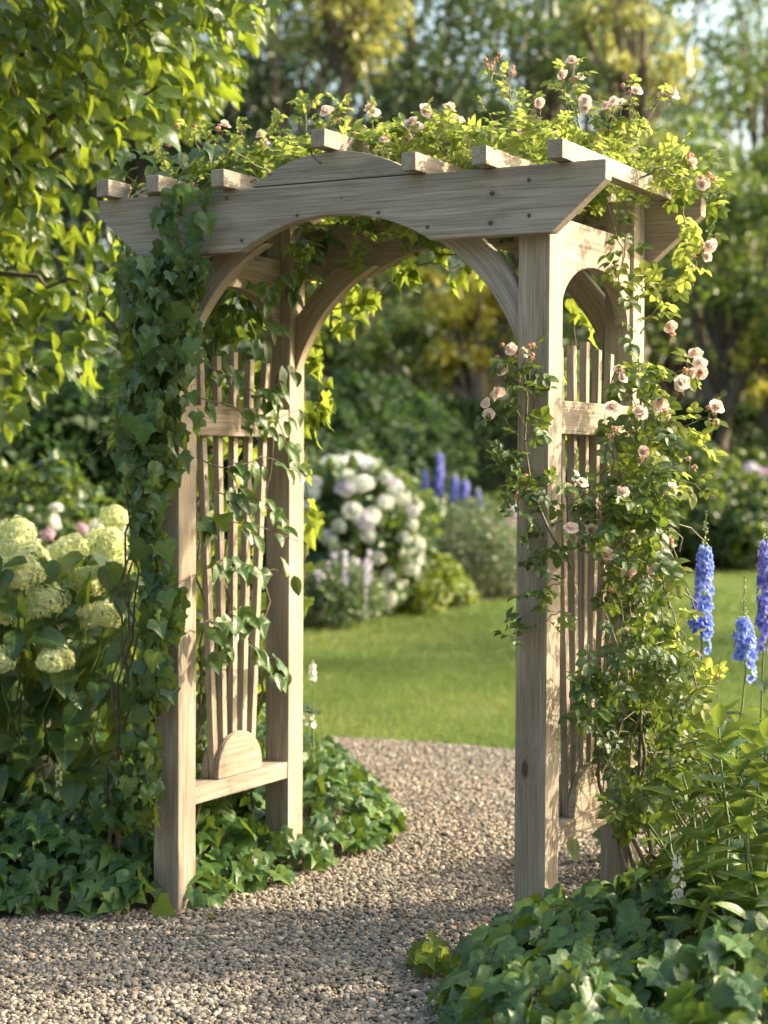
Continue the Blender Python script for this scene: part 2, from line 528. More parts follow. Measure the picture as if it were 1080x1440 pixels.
# ---------------------------------------------------------------- leaf templates (y towards the tip, z the upper side)
def polar_leaf(kind, fold=0.25, curl=0.25, rings=2, wav=0.0):
    if kind == 'ivy':      # five-pointed, heart-shaped base
        half = [(0.0, -0.0), (0.16, -0.13), (0.34, -0.14), (0.47, -0.02), (0.50, 0.10), (0.40, 0.24), (0.44, 0.34), (0.54, 0.50),
                (0.37, 0.54), (0.24, 0.62), (0.17, 0.76), (0.08, 0.93), (0.0, 1.06)]
    elif kind == 'ivy3':   # shallow three-pointed
        half = [(0.0, 0.0), (0.18, -0.12), (0.36, -0.08), (0.50, 0.08), (0.58, 0.26), (0.44, 0.38), (0.33, 0.50), (0.22, 0.68), (0.11, 0.86), (0.0, 1.0)]
    elif kind == 'heart':
        half = [(0.0, 0.0), (0.14, -0.09), (0.30, -0.06), (0.40, 0.08), (0.42, 0.26), (0.37, 0.46), (0.26, 0.68), (0.13, 0.87), (0.0, 1.02)]
    R_ = np.array(half)
    L_ = R_[1:-1][::-1] * [-1, 1]
    O = np.concatenate([R_, L_])
    c = np.array([0, 0.34])
    k = len(O)
    V2 = [c[None]]
    for r in range(1, rings + 1):
        V2.append(c + (O - c) * (r / rings))
    V2 = np.concatenate(V2)
    T = [(0, 1 + i, 1 + (i + 1) % k) for i in range(k)]
    for r in range(rings - 1):
        a, b = 1 + r * k, 1 + (r + 1) * k
        for i in range(k):
            j = (i + 1) % k
            T += [(a + i, b + i, b + j), (a + i, b + j, a + j)]
    x, y = V2[:, 0], V2[:, 1]
    z = fold * np.abs(x) - curl * (y - 0.3) ** 2 * np.sign(y - 0.3) * (y > 0.3) - 0.35 * fold * (np.abs(x) > 0.3) * (np.abs(x) - 0.3) * 4
    z = z + wav * np.sin(y * 9 + x * 5) * np.abs(x)
    return np.stack([x, y, z], 1), np.array(T), np.stack([x, y, 0 * x], 1)


def blade_leaf(width=0.45, fold=0.2, curl=0.35, n=6, peak=0.42, wav=0.0, tip=1.0):
    """ovate or lance-shaped leaf"""
    t_ = np.linspace(0, 1, n + 1)
    prof = np.sin(np.pi * t_ ** (np.log(0.5) / np.log(peak))) ** 0.8 * width / 2
    prof[0] = 0.01
    prof[-1] = 0.0
    V, T, U = [], [], []
    for i, (tt, hw) in enumerate(zip(t_, prof)):
        for sx in (-1, -0.5, 0, 0.5, 1):
            x = sx * hw
            V.append((x, tt, fold * abs(x) - curl * tt ** 2 * 0.5 + wav * math.sin(tt * 14 + sx * 2) * abs(sx)))
            U.append((x, tt, 0))
    for i in range(n):
        for j in range(4):
            a = i * 5 + j
            T += [(a, a + 1, a + 6), (a, a + 6, a + 5)]
    return np.array(V), np.array(T), np.array(U)


def quad_leaf(w=0.55):
    """a leaf for far foliage: folded rhombus"""
    V = np.array([(0, 0, 0), (w / 2, 0.45, 0.08), (0, 1, -0.12), (-w / 2, 0.45, 0.08)])
    return V, np.array([(0, 1, 2), (0, 2, 3)]), V * [1, 1, 0]


def compose(parts):
    """merge templates: list of (template, rotation 3x3, offset, scale)"""
    V, T, U, k = [], [], [], 0
    for tm, rot, off, sc in parts:
        V.append((tm[0] @ rot.T) * sc + off)
        T.append(tm[1] + k)
        U.append(tm[2])
        k += len(tm[0])
    return np.concatenate(V), np.concatenate(T), np.concatenate(U)


def rotm(tip, nrm=(0, 0, 1)):
    return frames(np.array([nrm], float), np.array([tip], float))[0]


IVY = [polar_leaf('ivy', 0.30, 0.30), polar_leaf('ivy3', 0.22, 0.45, wav=0.1), polar_leaf('ivy', 0.12, 0.7, wav=0.15)]
HEART = [polar_leaf('heart', 0.35, 0.45), polar_leaf('heart', 0.2, 0.8, wav=0.1)]
OV = [blade_leaf(0.55, 0.35, 0.5), blade_leaf(0.50, 0.25, 0.9, wav=0.015)]
BIG = [polar_leaf('heart', 0.18, 0.5, 3, 0.08), blade_leaf(0.68, 0.3, 0.6, 7, 0.40, 0.01)]
LANCE = [blade_leaf(0.40, 0.40, 0.45, 7, 0.50), blade_leaf(0.44, 0.30, 0.9, 7, 0.52)]
small_ov = blade_leaf(0.74, 0.4, 0.5, 4, 0.45)
ROSE5 = compose([(small_ov, rotm((0, 1, 0)), (0, 0.58, 0), 0.46), (small_ov, rotm((0.85, 0.5, -0.05)), (0.02, 0.50, 0), 0.40),
                 (small_ov, rotm((-0.85, 0.5, -0.05)), (-0.02, 0.50, 0), 0.40), (small_ov, rotm((0.9, 0.3, -0.1)), (0.02, 0.25, 0), 0.34),
                 (small_ov, rotm((-0.9, 0.3, -0.1)), (-0.02, 0.25, 0), 0.34),
                 (blade_leaf(0.03, 0, 0, 2), rotm((0, 1, 0)), (0, 0, 0), 0.62)])
QL = quad_leaf()


def leaves(geo, tms, pos, nrm, tip, size, jn=0.35, jt=0.35, rnd=None):
    n = len(pos)
    nrm = unit(np.broadcast_to(nrm, (n, 3))) + jit(n, jn)
    tip = unit(np.broadcast_to(tip, (n, 3))) + jit(n, jt)
    rot = frames(nrm, tip)
    size = np.broadcast_to(size, (n,))
    which = rng.integers(0, len(tms), n)
    for k, tm in enumerate(tms):
        mk = which == k
        geo.scatter(tm, pos[mk], rot[mk], size[mk], None if rnd is None else np.broadcast_to(rnd, (n,))[mk])
    return geo


def in_poly(px, py, poly):
    inside = np.zeros(len(px), bool)
    n = len(poly)
    for i in range(n):
        x1, y1 = poly[i]
        x2, y2 = poly[(i + 1) % n]
        c = ((y1 > py) != (y2 > py)) & (px < (x2 - x1) * (py - y1) / (y2 - y1 + 1e-12) + x1)
        inside ^= c
    return inside


def sample_poly(poly, n):
    P = np.array(poly, float)
    lo, hi = P.min(0), P.max(0)
    out = []
    while sum(map(len, out)) < n:
        q = lo + rng.random((n * 3, 2)) * (hi - lo)
        out.append(q[in_poly(q[:, 0], q[:, 1], poly)])
    return np.concatenate(out)[:n]


def vnoise(P, s, seed=0):
    """cheap smooth 3-D noise, -1..1"""
    g = np.random.default_rng(seed)
    v = np.zeros(len(P))
    for k in range(5):
        d = unit(g.normal(size=3))
        ph = g.random() * 6.28
        fr = s * (0.7 + 0.9 * g.random())
        v += np.sin(P @ d * fr + ph + 1.3 * np.sin(P @ unit(g.normal(size=3)) * fr * 0.7 + ph * 2))
    return v / 3.2


# ---------------------------------------------------------------- wood helper
def board(name, poly, axes, t0, t1, parent, grain=0, arc=None, tone=None, bevel=0.0028, mat='wood'):
    """prism of the 2-D outline poly in the two axes, from t0 to t1 along the third; grain: world axis of the grain"""
    a, b = axes
    c = 3 - a - b
    bm = bmesh.new()
    lo, hi = [], []
    for (u, v) in poly:
        p = [0, 0, 0]; p[a] = u; p[b] = v; p[c] = t0
        lo.append(bm.verts.new(p))
        p2 = list(p); p2[c] = t1
        hi.append(bm.verts.new(p2))
    n = len(poly)
    bm.faces.new(lo)
    bm.faces.new(hi[::-1])
    for i in range(n):
        bm.faces.new((lo[i], hi[i], hi[(i + 1) % n], lo[(i + 1) % n]))
    bmesh.ops.recalc_face_normals(bm, faces=bm.faces)
    ed = [e for e in bm.edges if len(e.link_faces) == 2 and e.calc_face_angle() > 0.5]
    if bevel:
        bmesh.ops.bevel(bm, geom=ed, offset=bevel, segments=2, affect='EDGES', profile=0.6, clamp_overlap=True)
    bmesh.ops.triangulate(bm, faces=[f for f in bm.faces if len(f.verts) > 4])
    me = bpy.data.meshes.new(name)
    bm.to_mesh(me)
    bm.free()
    co = np.empty(len(me.vertices) * 3, np.float32)
    me.vertices.foreach_get('co', co)
    co = co.reshape(-1, 3)
    off = rng.random(3) * 20 * (mat == 'wood')
    if arc is not None:           # grain follows an arc round (cu, cv)
        du, dv = co[:, a] - arc[0], co[:, b] - arc[1]
        rr = np.hypot(du, dv)
        g = np.stack([np.arctan2(dv, du) * arc[2], rr, co[:, c]], 1)
    else:
        o = [i for i in range(3) if i != grain]
        g = np.stack([co[:, grain], co[:, o[0]], co[:, o[1]]], 1)
    at = me.attributes.new('gr', 'FLOAT_VECTOR', 'POINT')
    at.data.foreach_set('vector', (g + off).astype(np.float32).ravel())
    at = me.attributes.new('tone', 'FLOAT', 'POINT')
    tn = random.uniform(0.1, 0.6) if tone is None else tone
    at.data.foreach_set('value', np.full(len(me.vertices), tn, np.float32))
    me.materials.append(M[mat])
    ob = bpy.data.objects.new(name, me)
    return link(ob, parent)


def rect(u0, v0, u1, v1):
    return [(u0, v0), (u1, v0), (u1, v1), (u0, v1)]


# ================================================================= SETTING: ground, lawn, gravel, beds
def sheet(name, poly, z, mat, kind='structure', sub=0):
    bm = bmesh.new()
    vs = [bm.verts.new((x, y, z)) for x, y in poly]
    bm.faces.new(vs)
    bmesh.ops.recalc_face_normals(bm, faces=bm.faces)
    if bm.faces[:][0].normal.z < 0:
        bmesh.ops.reverse_faces(bm, faces=bm.faces)
    me = bpy.data.meshes.new(name)
    bm.to_mesh(me)
    bm.free()
    me.materials.append(mat)
    o = bpy.data.objects.new(name, me)
    link(o)
    o['kind'] = kind
    return o


def gravel_mat():
    m, t, out = newmat('gravel_bed')
    tc = N(t, 'ShaderNodeTexCoord')
    v = N(t, 'ShaderNodeTexVoronoi')
    v.inputs['Scale'].default_value = 85
    t.links.new(tc.outputs['Object'], v.inputs['Vector'])
    sp = N(t, 'ShaderNodeSeparateColor')
    t.links.new(v.outputs['Color'], sp.inputs[0])
    col = ramp(t, sp.outputs[0], [(0, (0.16, 0.12, 0.085)), (0.5, (0.28, 0.225, 0.165)), (1, (0.42, 0.36, 0.29))])
    edge = mathn(t, 'MULTIPLY', v.outputs['Distance'], 1.5, clamp=True)
    col = mixc(t, edge, col, (0.06, 0.045, 0.03))
    p = N(t, 'ShaderNodeBsdfPrincipled')
    p.inputs['Roughness'].default_value = 0.85
    t.links.new(col, p.inputs['Base Color'])
    b = N(t, 'ShaderNodeBump')
    b.inputs['Distance'].default_value = 0.01
    b.invert = True
    t.links.new(v.outputs['Distance'], b.inputs['Height'])
    t.links.new(b.outputs[0], p.inputs['Normal'])
    t.links.new(p.outputs[0], out.inputs[0])
    return m


def lawn_mat():
    m, t, out = newmat('lawn_turf')
    tc = N(t, 'ShaderNodeTexCoord')
    a = noise(t, tc.outputs['Object'], 0.9, 5, 0.6)
    b_ = noise(t, tc.outputs['Object'], 14, 4, 0.7)
    col = ramp(t, a.outputs['Fac'], [(0.3, (0.055, 0.105, 0.024)), (0.7, (0.115, 0.165, 0.042))])
    col = mixc(t, 0.6, col, b_.outputs['Color'], 'SOFT_LIGHT')
    p = N(t, 'ShaderNodeBsdfPrincipled')
    p.inputs['Roughness'].default_value = 0.9
    p.inputs['Specular IOR Level'].default_value = 0.15
    t.links.new(col, p.inputs['Base Color'])
    b = N(t, 'ShaderNodeBump')
    b.inputs['Distance'].default_value = 0.02
    fz = noise(t, tc.outputs['Object'], 60, 3, 0.7)
    t.links.new(fz.outputs['Fac'], b.inputs['Height'])
    t.links.new(b.outputs[0], p.inputs['Normal'])
    t.links.new(p.outputs[0], out.inputs[0])
    return m


M['lawn'] = lawn_mat()
M['gravel'] = gravel_mat()
sheet('ground', [(-300, -300), (300, -300), (300, 300), (-300, 300)], -0.012, plain_mat('far_ground', (0.05, 0.08, 0.02), (0.09, 0.12, 0.035), 0.5, 0.95, 0.2))
sheet('lawn', [(-40, 2.5), (40, 2.5), (40, 60), (-40, 60)], -0.004, M['lawn'])
edge_l = [(-8, 3.0), (-4, 3.10), (-2.06, 3.22), (-1.58, 3.32), (-1.28, 3.35), (-0.97, 3.35), (0, 3.33), (2, 3.4), (5, 3.5)]
sheet('gravel_path', [(-8, -7), (8, -7), (8, 3.5)] + edge_l[::-1], 0.0, M['gravel'])


def mound(name, poly, h, z0=0.004, res=0.06, kind='structure', mat=None, seed=1):
    """soil bed: a low mound inside the outline"""
    P = np.array(poly, float)
    lo, hi = P.min(0) - res, P.max(0) + res
    xs = np.arange(lo[0], hi[0], res)
    ys = np.arange(lo[1], hi[1], res)
    X, Y = np.meshgrid(xs, ys, indexing='ij')
    q = np.stack([X.ravel(), Y.ravel()], 1)
    ins = in_poly(q[:, 0], q[:, 1], poly)
    d = dist_poly(q, P)
    Z = np.where(ins, z0 + h * (1 - np.exp(-d / 0.15)) + 0.01 * vnoise(np.c_[q, 0 * q[:, 0]], 9, seed) * np.minimum(d * 10, 1), -0.03)
    V = np.c_[q, Z]
    nx, ny = X.shape
    I = np.arange(nx * ny).reshape(nx, ny)
    Q = np.stack([I[:-1, :-1], I[1:, :-1], I[1:, 1:], I[:-1, 1:]], -1).reshape(-1, 4)
    Q = Q[ins[Q].any(1)]
    used = np.unique(Q)
    mp = -np.ones(len(V), int)
    mp[used] = np.arange(len(used))
    o = mesh_np(name, V[used], [mp[Q]], mat or M['soil'])
    o['kind'] = kind
    return o


def dist_poly(q, P):
    d = np.full(len(q), 1e9)
    for i in range(len(P)):
        a, b = P[i], P[(i + 1) % len(P)]
        ab = b - a
        t_ = np.clip(((q - a) @ ab) / (ab @ ab + 1e-12), 0, 1)
        d = np.minimum(d, np.linalg.norm(q - (a + t_[:, None] * ab), axis=1))
    return d


BED_L = [(-0.56, 0.02), (-0.54, 0.30), (-0.53, 0.72), (-0.50, 1.10), (-0.80, 1.50), (-1.25, 2.05), (-1.75, 2.70), (-2.2, 3.0),
         (-5.0, 3.0), (-5.0, -1.6), (-1.30, -0.55), (-0.95, -0.33), (-0.75, -0.12), (-0.64, -0.03)]
BED_R = [ground_at(720, 3.2), ground_at(675, 3.8), ground_at(658, 4.3), ground_at(665, 4.65), ground_at(692, 4.9), (0.54, 0.15), (0.58, 0.35), (0.60, 0.8), (0.75, 1.35), (1.2, 2.0),
         (2.0, 2.7), (5.0, 3.0), (5.0, -1.2)]
mound('planting_bed', BED_L, 0.05, seed=3)
mound('planting_bed', BED_R, 0.05, seed=4)
BORDER = [(-4.9, 7.4), (-5.05, 8.2), (-5.15, 9.7), (-5.05, 11.2), (-5.2, 12.8), (-5.45, 17.0), (-4.3, 18.9), (2, 20.5), (14, 21.5), (14, 30),
          (-16, 30), (-16, 5.5), (-8, 5.2)]
mound('planting_bed', BORDER, 0.10, res=0.25, seed=5)

# ================================================================= THE ARBOR
W2, D, ZB, ZT, PW, TB = 0.655, 0.7305, 2.0, 2.184, 0.0932, 0.045
ARC_C, ARC_R = (0.0, 1.499), 0.591
arb = thing('garden_arbor', (0, 0, 0), 'weathered cedar arbor with curved braces, slatted sides and seven rafters over the gravel path', 'arbor')


def arc_pts(c, r, a0, a1, n):
    return [(c[0] + r * math.cos(a), c[1] + r * math.sin(a)) for a in np.linspace(a0, a1, n)]


for sx in (-1, 1):
    for y0 in (0.0, D - PW):
        x0, x1 = sorted((sx * W2, sx * (W2 - PW)))
        z0 = -0.03
        board('post', rect(x0, y0, x1, y0 + PW), (0, 1), z0, ZT - 0.006, arb, grain=2, tone=0.45 if sx > 0 else 0.28, bevel=0.004)

aX = math.sqrt(ARC_R ** 2 - (ZB - ARC_C[1]) ** 2)
a_r = math.atan2(ZB - ARC_C[1], aX)
beam_poly = [(-0.677, ZB)] + arc_pts(ARC_C, ARC_R, math.pi - a_r, a_r, 26) + [(0.677, ZB), (0.832, ZT - 0.052), (0.832, ZT), (-0.832, ZT), (-0.832, ZT - 0.052)]
for y0, y1, tn in ((-TB, -0.0005, 0.85), (D + 0.0005, D + TB, 0.35)):
    board('beam', beam_poly, (0, 2), y0, y1, arb, grain=0, tone=tn, bevel=0.004, mat='wood_beam' if y0 < 0 else 'wood')
bump_c = (-0.008, 2.184 + 0.086 - 0.48)
bh = 0.27
bmp = [(bump_c[0] - bh, 2.187), (bump_c[0] + bh, 2.187)]
rr = (bh ** 2 + 0.083 ** 2) / (2 * 0.083)
cz_ = 2.187 + 0.083 - rr
aa = math.atan2(2.187 - cz_, bh)
for y0 in (-TB + 0.002, D + 0.0005):
    board('arched_crest', arc_pts((bump_c[0], cz_), rr, aa, math.pi - aa, 26), (0, 2), y0, y0 + TB - 0.004, arb, grain=0, tone=0.8, bevel=0.003)

R2 = ARC_R + 0.078
for y0 in (0.016, D - 0.016 - 0.042):
    for s in (-1, 1):
        xi = W2 - PW
        z_in = ARC_C[1] + math.sqrt(ARC_R ** 2 - xi ** 2)
        z_out = ARC_C[1] + math.sqrt(R2 ** 2 - xi ** 2)
        ai0, ai1 = math.atan2(z_in - ARC_C[1], xi), math.asin((ZB + 0.03 - ARC_C[1]) / ARC_R)
        ao0, ao1 = math.atan2(z_out - ARC_C[1], xi), math.asin((ZB + 0.03 - ARC_C[1]) / R2)
        pl = arc_pts(ARC_C, ARC_R, ai0, ai1, 14) + arc_pts(ARC_C, R2, ao1, ao0, 14)
        pl = [(s * u, v) for u, v in pl]
        if s < 0: pl = pl[::-1]
        board('curved_brace', pl, (0, 2), y0, y0 + 0.042, arb, arc=(ARC_C[0], ARC_C[1], 0.62), tone=0.95 if s > 0 and y0 < 0.1 else 0.15, bevel=0.003)

for s in (-1, 1):
    # arched board under the rafters at the side
    yc, hw = D / 2, D / 2 - PW
    zs_, zp = 1.80, 1.945
    pl = [(PW, 2.06), (PW, zs_)] + [(yc + hw * 0.93 * math.cos(a), zs_ + (zp - zs_) * math.sin(a)) for a in np.linspace(math.pi, 0, 20)] + [(D - PW, zs_), (D - PW, 2.06)]
    x0, x1 = sorted((s * (W2 - 0.012), s * (W2 - 0.054)))
    board('side_arch', pl, (1, 2), x0, x1, arb, grain=1, tone=0.35)
    x0, x1 = sorted((s * (W2 - 0.006), s * (W2 - PW + 0.004)))
    board('side_rail', rect(PW, 1.465, D - PW, 1.557), (1, 2), x0, x1, arb, grain=1, tone=0.3)
    board('lower_rail', rect(PW, 0.319, D - PW, 0.373), (1, 2), x0, x1, arb, grain=1, tone=0.4)
    xm = s * (W2 - PW / 2)
    for k in range(5):
        o_ = k - 2
        yb, yt = yc + o_ * 0.052, yc + o_ * 0.097
        hwid = 0.0125
        ztop = 1.735 - 0.012 * abs(o_) + random.uniform(-0.006, 0.006)
        pl = [(yb - hwid, 0.373), (yb + hwid, 0.373), (yt + hwid, ztop), (yt - hwid, ztop)]
        board('slat', pl, (1, 2), xm - 0.011, xm + 0.011, arb, grain=2, tone=0.3, bevel=0.002)
    for q in (-1, 1):
        x0, x1 = sorted((xm + q * 0.0125, xm + q * 0.034))
        pl = [(yc + 0.128, 0.3735)] + [(yc + 0.128 * math.cos(a), 0.395 + 0.118 * math.sin(a)) for a in np.linspace(0, math.pi, 22)] + [(yc - 0.128, 0.3735)]
        board('sunburst_block', pl, (1, 2), x0, x1, arb, grain=1, tone=0.25, bevel=0.005)

for xr, zr in ((-0.77, ZT), (-0.585, ZT), (-0.352, ZT), (-0.012, 2.272), (0.278, ZT), (0.492, ZT), (0.713, ZT)):
    board('rafter', rect(xr - 0.0225, zr + 0.001, xr + 0.0225, zr + 0.051), (0, 2), -0.108, D + 0.115, arb, grain=1, tone=0.55)
for (x, z, y) in ((-0.308, 2.033, -TB), (0.306, 2.036, -TB), (0.612, 2.144, -TB), (0.613, 2.049, -TB), (-0.612, 2.144, -TB), (-0.36, 2.16, -TB)):
    bm = bmesh.new()
    bmesh.ops.create_cone(bm, cap_ends=True, segments=12, radius1=0.0062, radius2=0.0045, depth=0.003,
                          matrix=Matrix.Translation((x, y - 0.0012, z)) @ Matrix.Rotation(math.pi / 2, 4, 'X'))
    me = bpy.data.meshes.new('screw')
    bm.to_mesh(me); bm.free()
    me.materials.append(M['screw'])
    link(bpy.data.objects.new('screw', me), arb)

# ================================================================= plant helpers
def planeY(px, py, Y):
    px = np.asarray(px, float)[:, None]; py = np.asarray(py, float)[:, None]
    dr = fw + rt * (px - CX) / F_PX - up * (py - CY) / F_PX
    Y = np.broadcast_to(Y, (len(dr),))
    return CAM + dr * ((Y - CAM[1]) / dr[:, 1])[:, None]


def wander(p0, p1, n=8, amp=0.02, sag=0.0, side=None):
    """a stem from p0 to p1 that wanders a little"""
    p0, p1 = np.array(p0, float), np.array(p1, float)
    t_ = np.linspace(0, 1, n)[:, None]
    P = p0 + (p1 - p0) * t_
    P = P + rng.normal(0, amp, (n, 3)) * np.sin(np.pi * t_) ** 0.5
    P[:, 2] += (sag * 4 * t_ * (1 - t_))[:, 0]
    if side is not None:
        P += np.array(side) * (4 * t_ * (1 - t_))
    P[0], P[-1] = p0, p1
    return P


def mesh_of(tm, name, mat, rnd=0.5, smooth=True):
    """bare mesh data made of a template, for parts that are copied"""
    g = Geo()
    g.add(tm[0], T=tm[1], luv=tm[2], rnd=rnd)
    o = g.build(name, mat)
    me = o.data
    bpy.data.objects.remove(o)
    return me


def inst(name, me, loc, parent, z=(0, 0, 1), spin=None, s=1.0):
    o = bpy.data.objects.new(name, me)
    zz = Vector(z).normalized()
    q = zz.to_track_quat('Z', 'Y')
    spin = random.uniform(0, 6.28) if spin is None else spin
    loc = Vector([float(v) for v in loc])
    if parent is not None:
        loc = loc - parent.location
    o.matrix_local = Matrix.Translation(loc) @ q.to_matrix().to_4x4() @ Matrix.Rotation(spin, 4, 'Z') @ Matrix.Scale(s, 4)
    COL.objects.link(o)
    if parent is not None:
        o.parent = parent
    return o


def tilt(a, az):
    """petal frame: leans a radians away from the axis at azimuth az"""
    d = np.array([math.sin(a) * math.cos(az), math.sin(a) * math.sin(az), math.cos(a)])
    inn = np.array([-math.cos(a) * math.cos(az), -math.cos(a) * math.sin(az), math.sin(a)])
    return frames(inn[None], d[None])[0]


PETAL = blade_leaf(1.0, -0.25, -0.75, 5, 0.66, 0.02)
PETAL_W = blade_leaf(1.05, -0.15, 0.35, 5, 0.66, 0.04)


def rose_template(seed, open_=1.0):
    r = random.Random(seed)
    parts = []
    for k in range(6):
        parts.append((PETAL_W, tilt(R(66 * open_ + r.uniform(-12, 12)), k * 1.047 + r.uniform(-.2, .2)), (0, 0, 0), r.uniform(.9, 1.05)))
    for k in range(6):
        parts.append((PETAL, tilt(R(42 * open_ + r.uniform(-8, 8)), k * 1.047 + .5 + r.uniform(-.2, .2)), (0, 0, .02), r.uniform(.78, .9)))
    for k in range(5):
        parts.append((PETAL, tilt(R(24 * open_ + r.uniform(-8, 8)), k * 1.256 + r.uniform(-.3, .3)), (0, 0, .05), r.uniform(.6, .75)))
    for k in range(6):
        parts.append((PETAL, tilt(R(10 + r.uniform(-6, 6)), k * 1.57 + r.uniform(-.3, .3)), (0, 0, .08), r.uniform(.45, .6)))
    return compose(parts)


def bud_template(seed):
    r = random.Random(seed)
    p = [(PETAL, tilt(R(11 + r.uniform(-3, 6)), k * 1.05), (0.05 * math.cos(k), 0.05 * math.sin(k), 0), r.uniform(.85, 1.0)) for k in range(6)]
    p += [(blade_leaf(.22, .2, .9, 3), tilt(R(30 + r.uniform(-10, 40)), k * 1.256), (0, 0, -.05), .8) for k in range(5)]
    return compose(p)


ROSE_ME = [mesh_of(rose_template(k), 'rose_flower', M['rose'], 0.25 * k + 0.1) for k in range(4)]
BUD_ME = [mesh_of(bud_template(k), 'rosebud', M['rose_bud'], 0.3 * k + 0.2) for k in range(3)]


def rose_cluster(parent, stems, P, n, nb, size=0.024, spread=0.035, toward=(0.3, -0.7, 0.6)):
    base = np.array(P, float)
    back = base - np.array([0, 0, 1]) * spread * 1.6
    for k in range(n + nb):
        off = unit(rng.normal(size=3)) * spread * random.uniform(0.5, 1.1) * (0.35 if n + nb == 1 else 1)
        p = base + off
        ax = unit(off * 12 + np.array(toward) + rng.normal(0, .3, 3))
        if k < n:
            inst('rose_flower', random.choice(ROSE_ME), p, parent, ax, s=1.0 * size * random.uniform(.8, 1.15))
        else:
            inst('rosebud', random.choice(BUD_ME), p, parent, unit(ax + np.array([0, 0, .8])), s=size * random.uniform(.5, .75))
        stems.tube(wander(back, p - ax * 0.004, 4, .002), [.0013, .0011, .001, .0012], 5)


def shoot(stems, lg, p0, p1, nleaf=10, size=0.07, rad=0.003, bow=0.03, amp=0.008, tm=None, rnd=None, t0=0.15, tip=True, side=None):
    """a stem with leaves set alternately along it"""
    P = wander(p0, p1, 9, amp, bow, side)
    stems.tube(P, np.linspace(rad, rad * 0.4, len(P)), 5)
    tt = np.linspace(t0, 0.98, nleaf)
    idx = tt * (len(P) - 1)
    i0 = np.clip(idx.astype(int), 0, len(P) - 2)
    fr = (idx - i0)[:, None]
    Q = P[i0] * (1 - fr) + P[i0 + 1] * fr
    dr = unit(P[i0 + 1] - P[i0])
    sd = unit(np.cross(dr, unit(rng.normal(size=(nleaf, 3)))))
    tp = unit(dr * 0.45 + sd * 0.9 + np.array([0, 0, -0.15]))
    leaves(lg, tm or [ROSE5], Q, (0.15, -0.35, 0.9), tp, size * rng.uniform(.7, 1.15, nleaf), .35, .2, rnd)
    return P


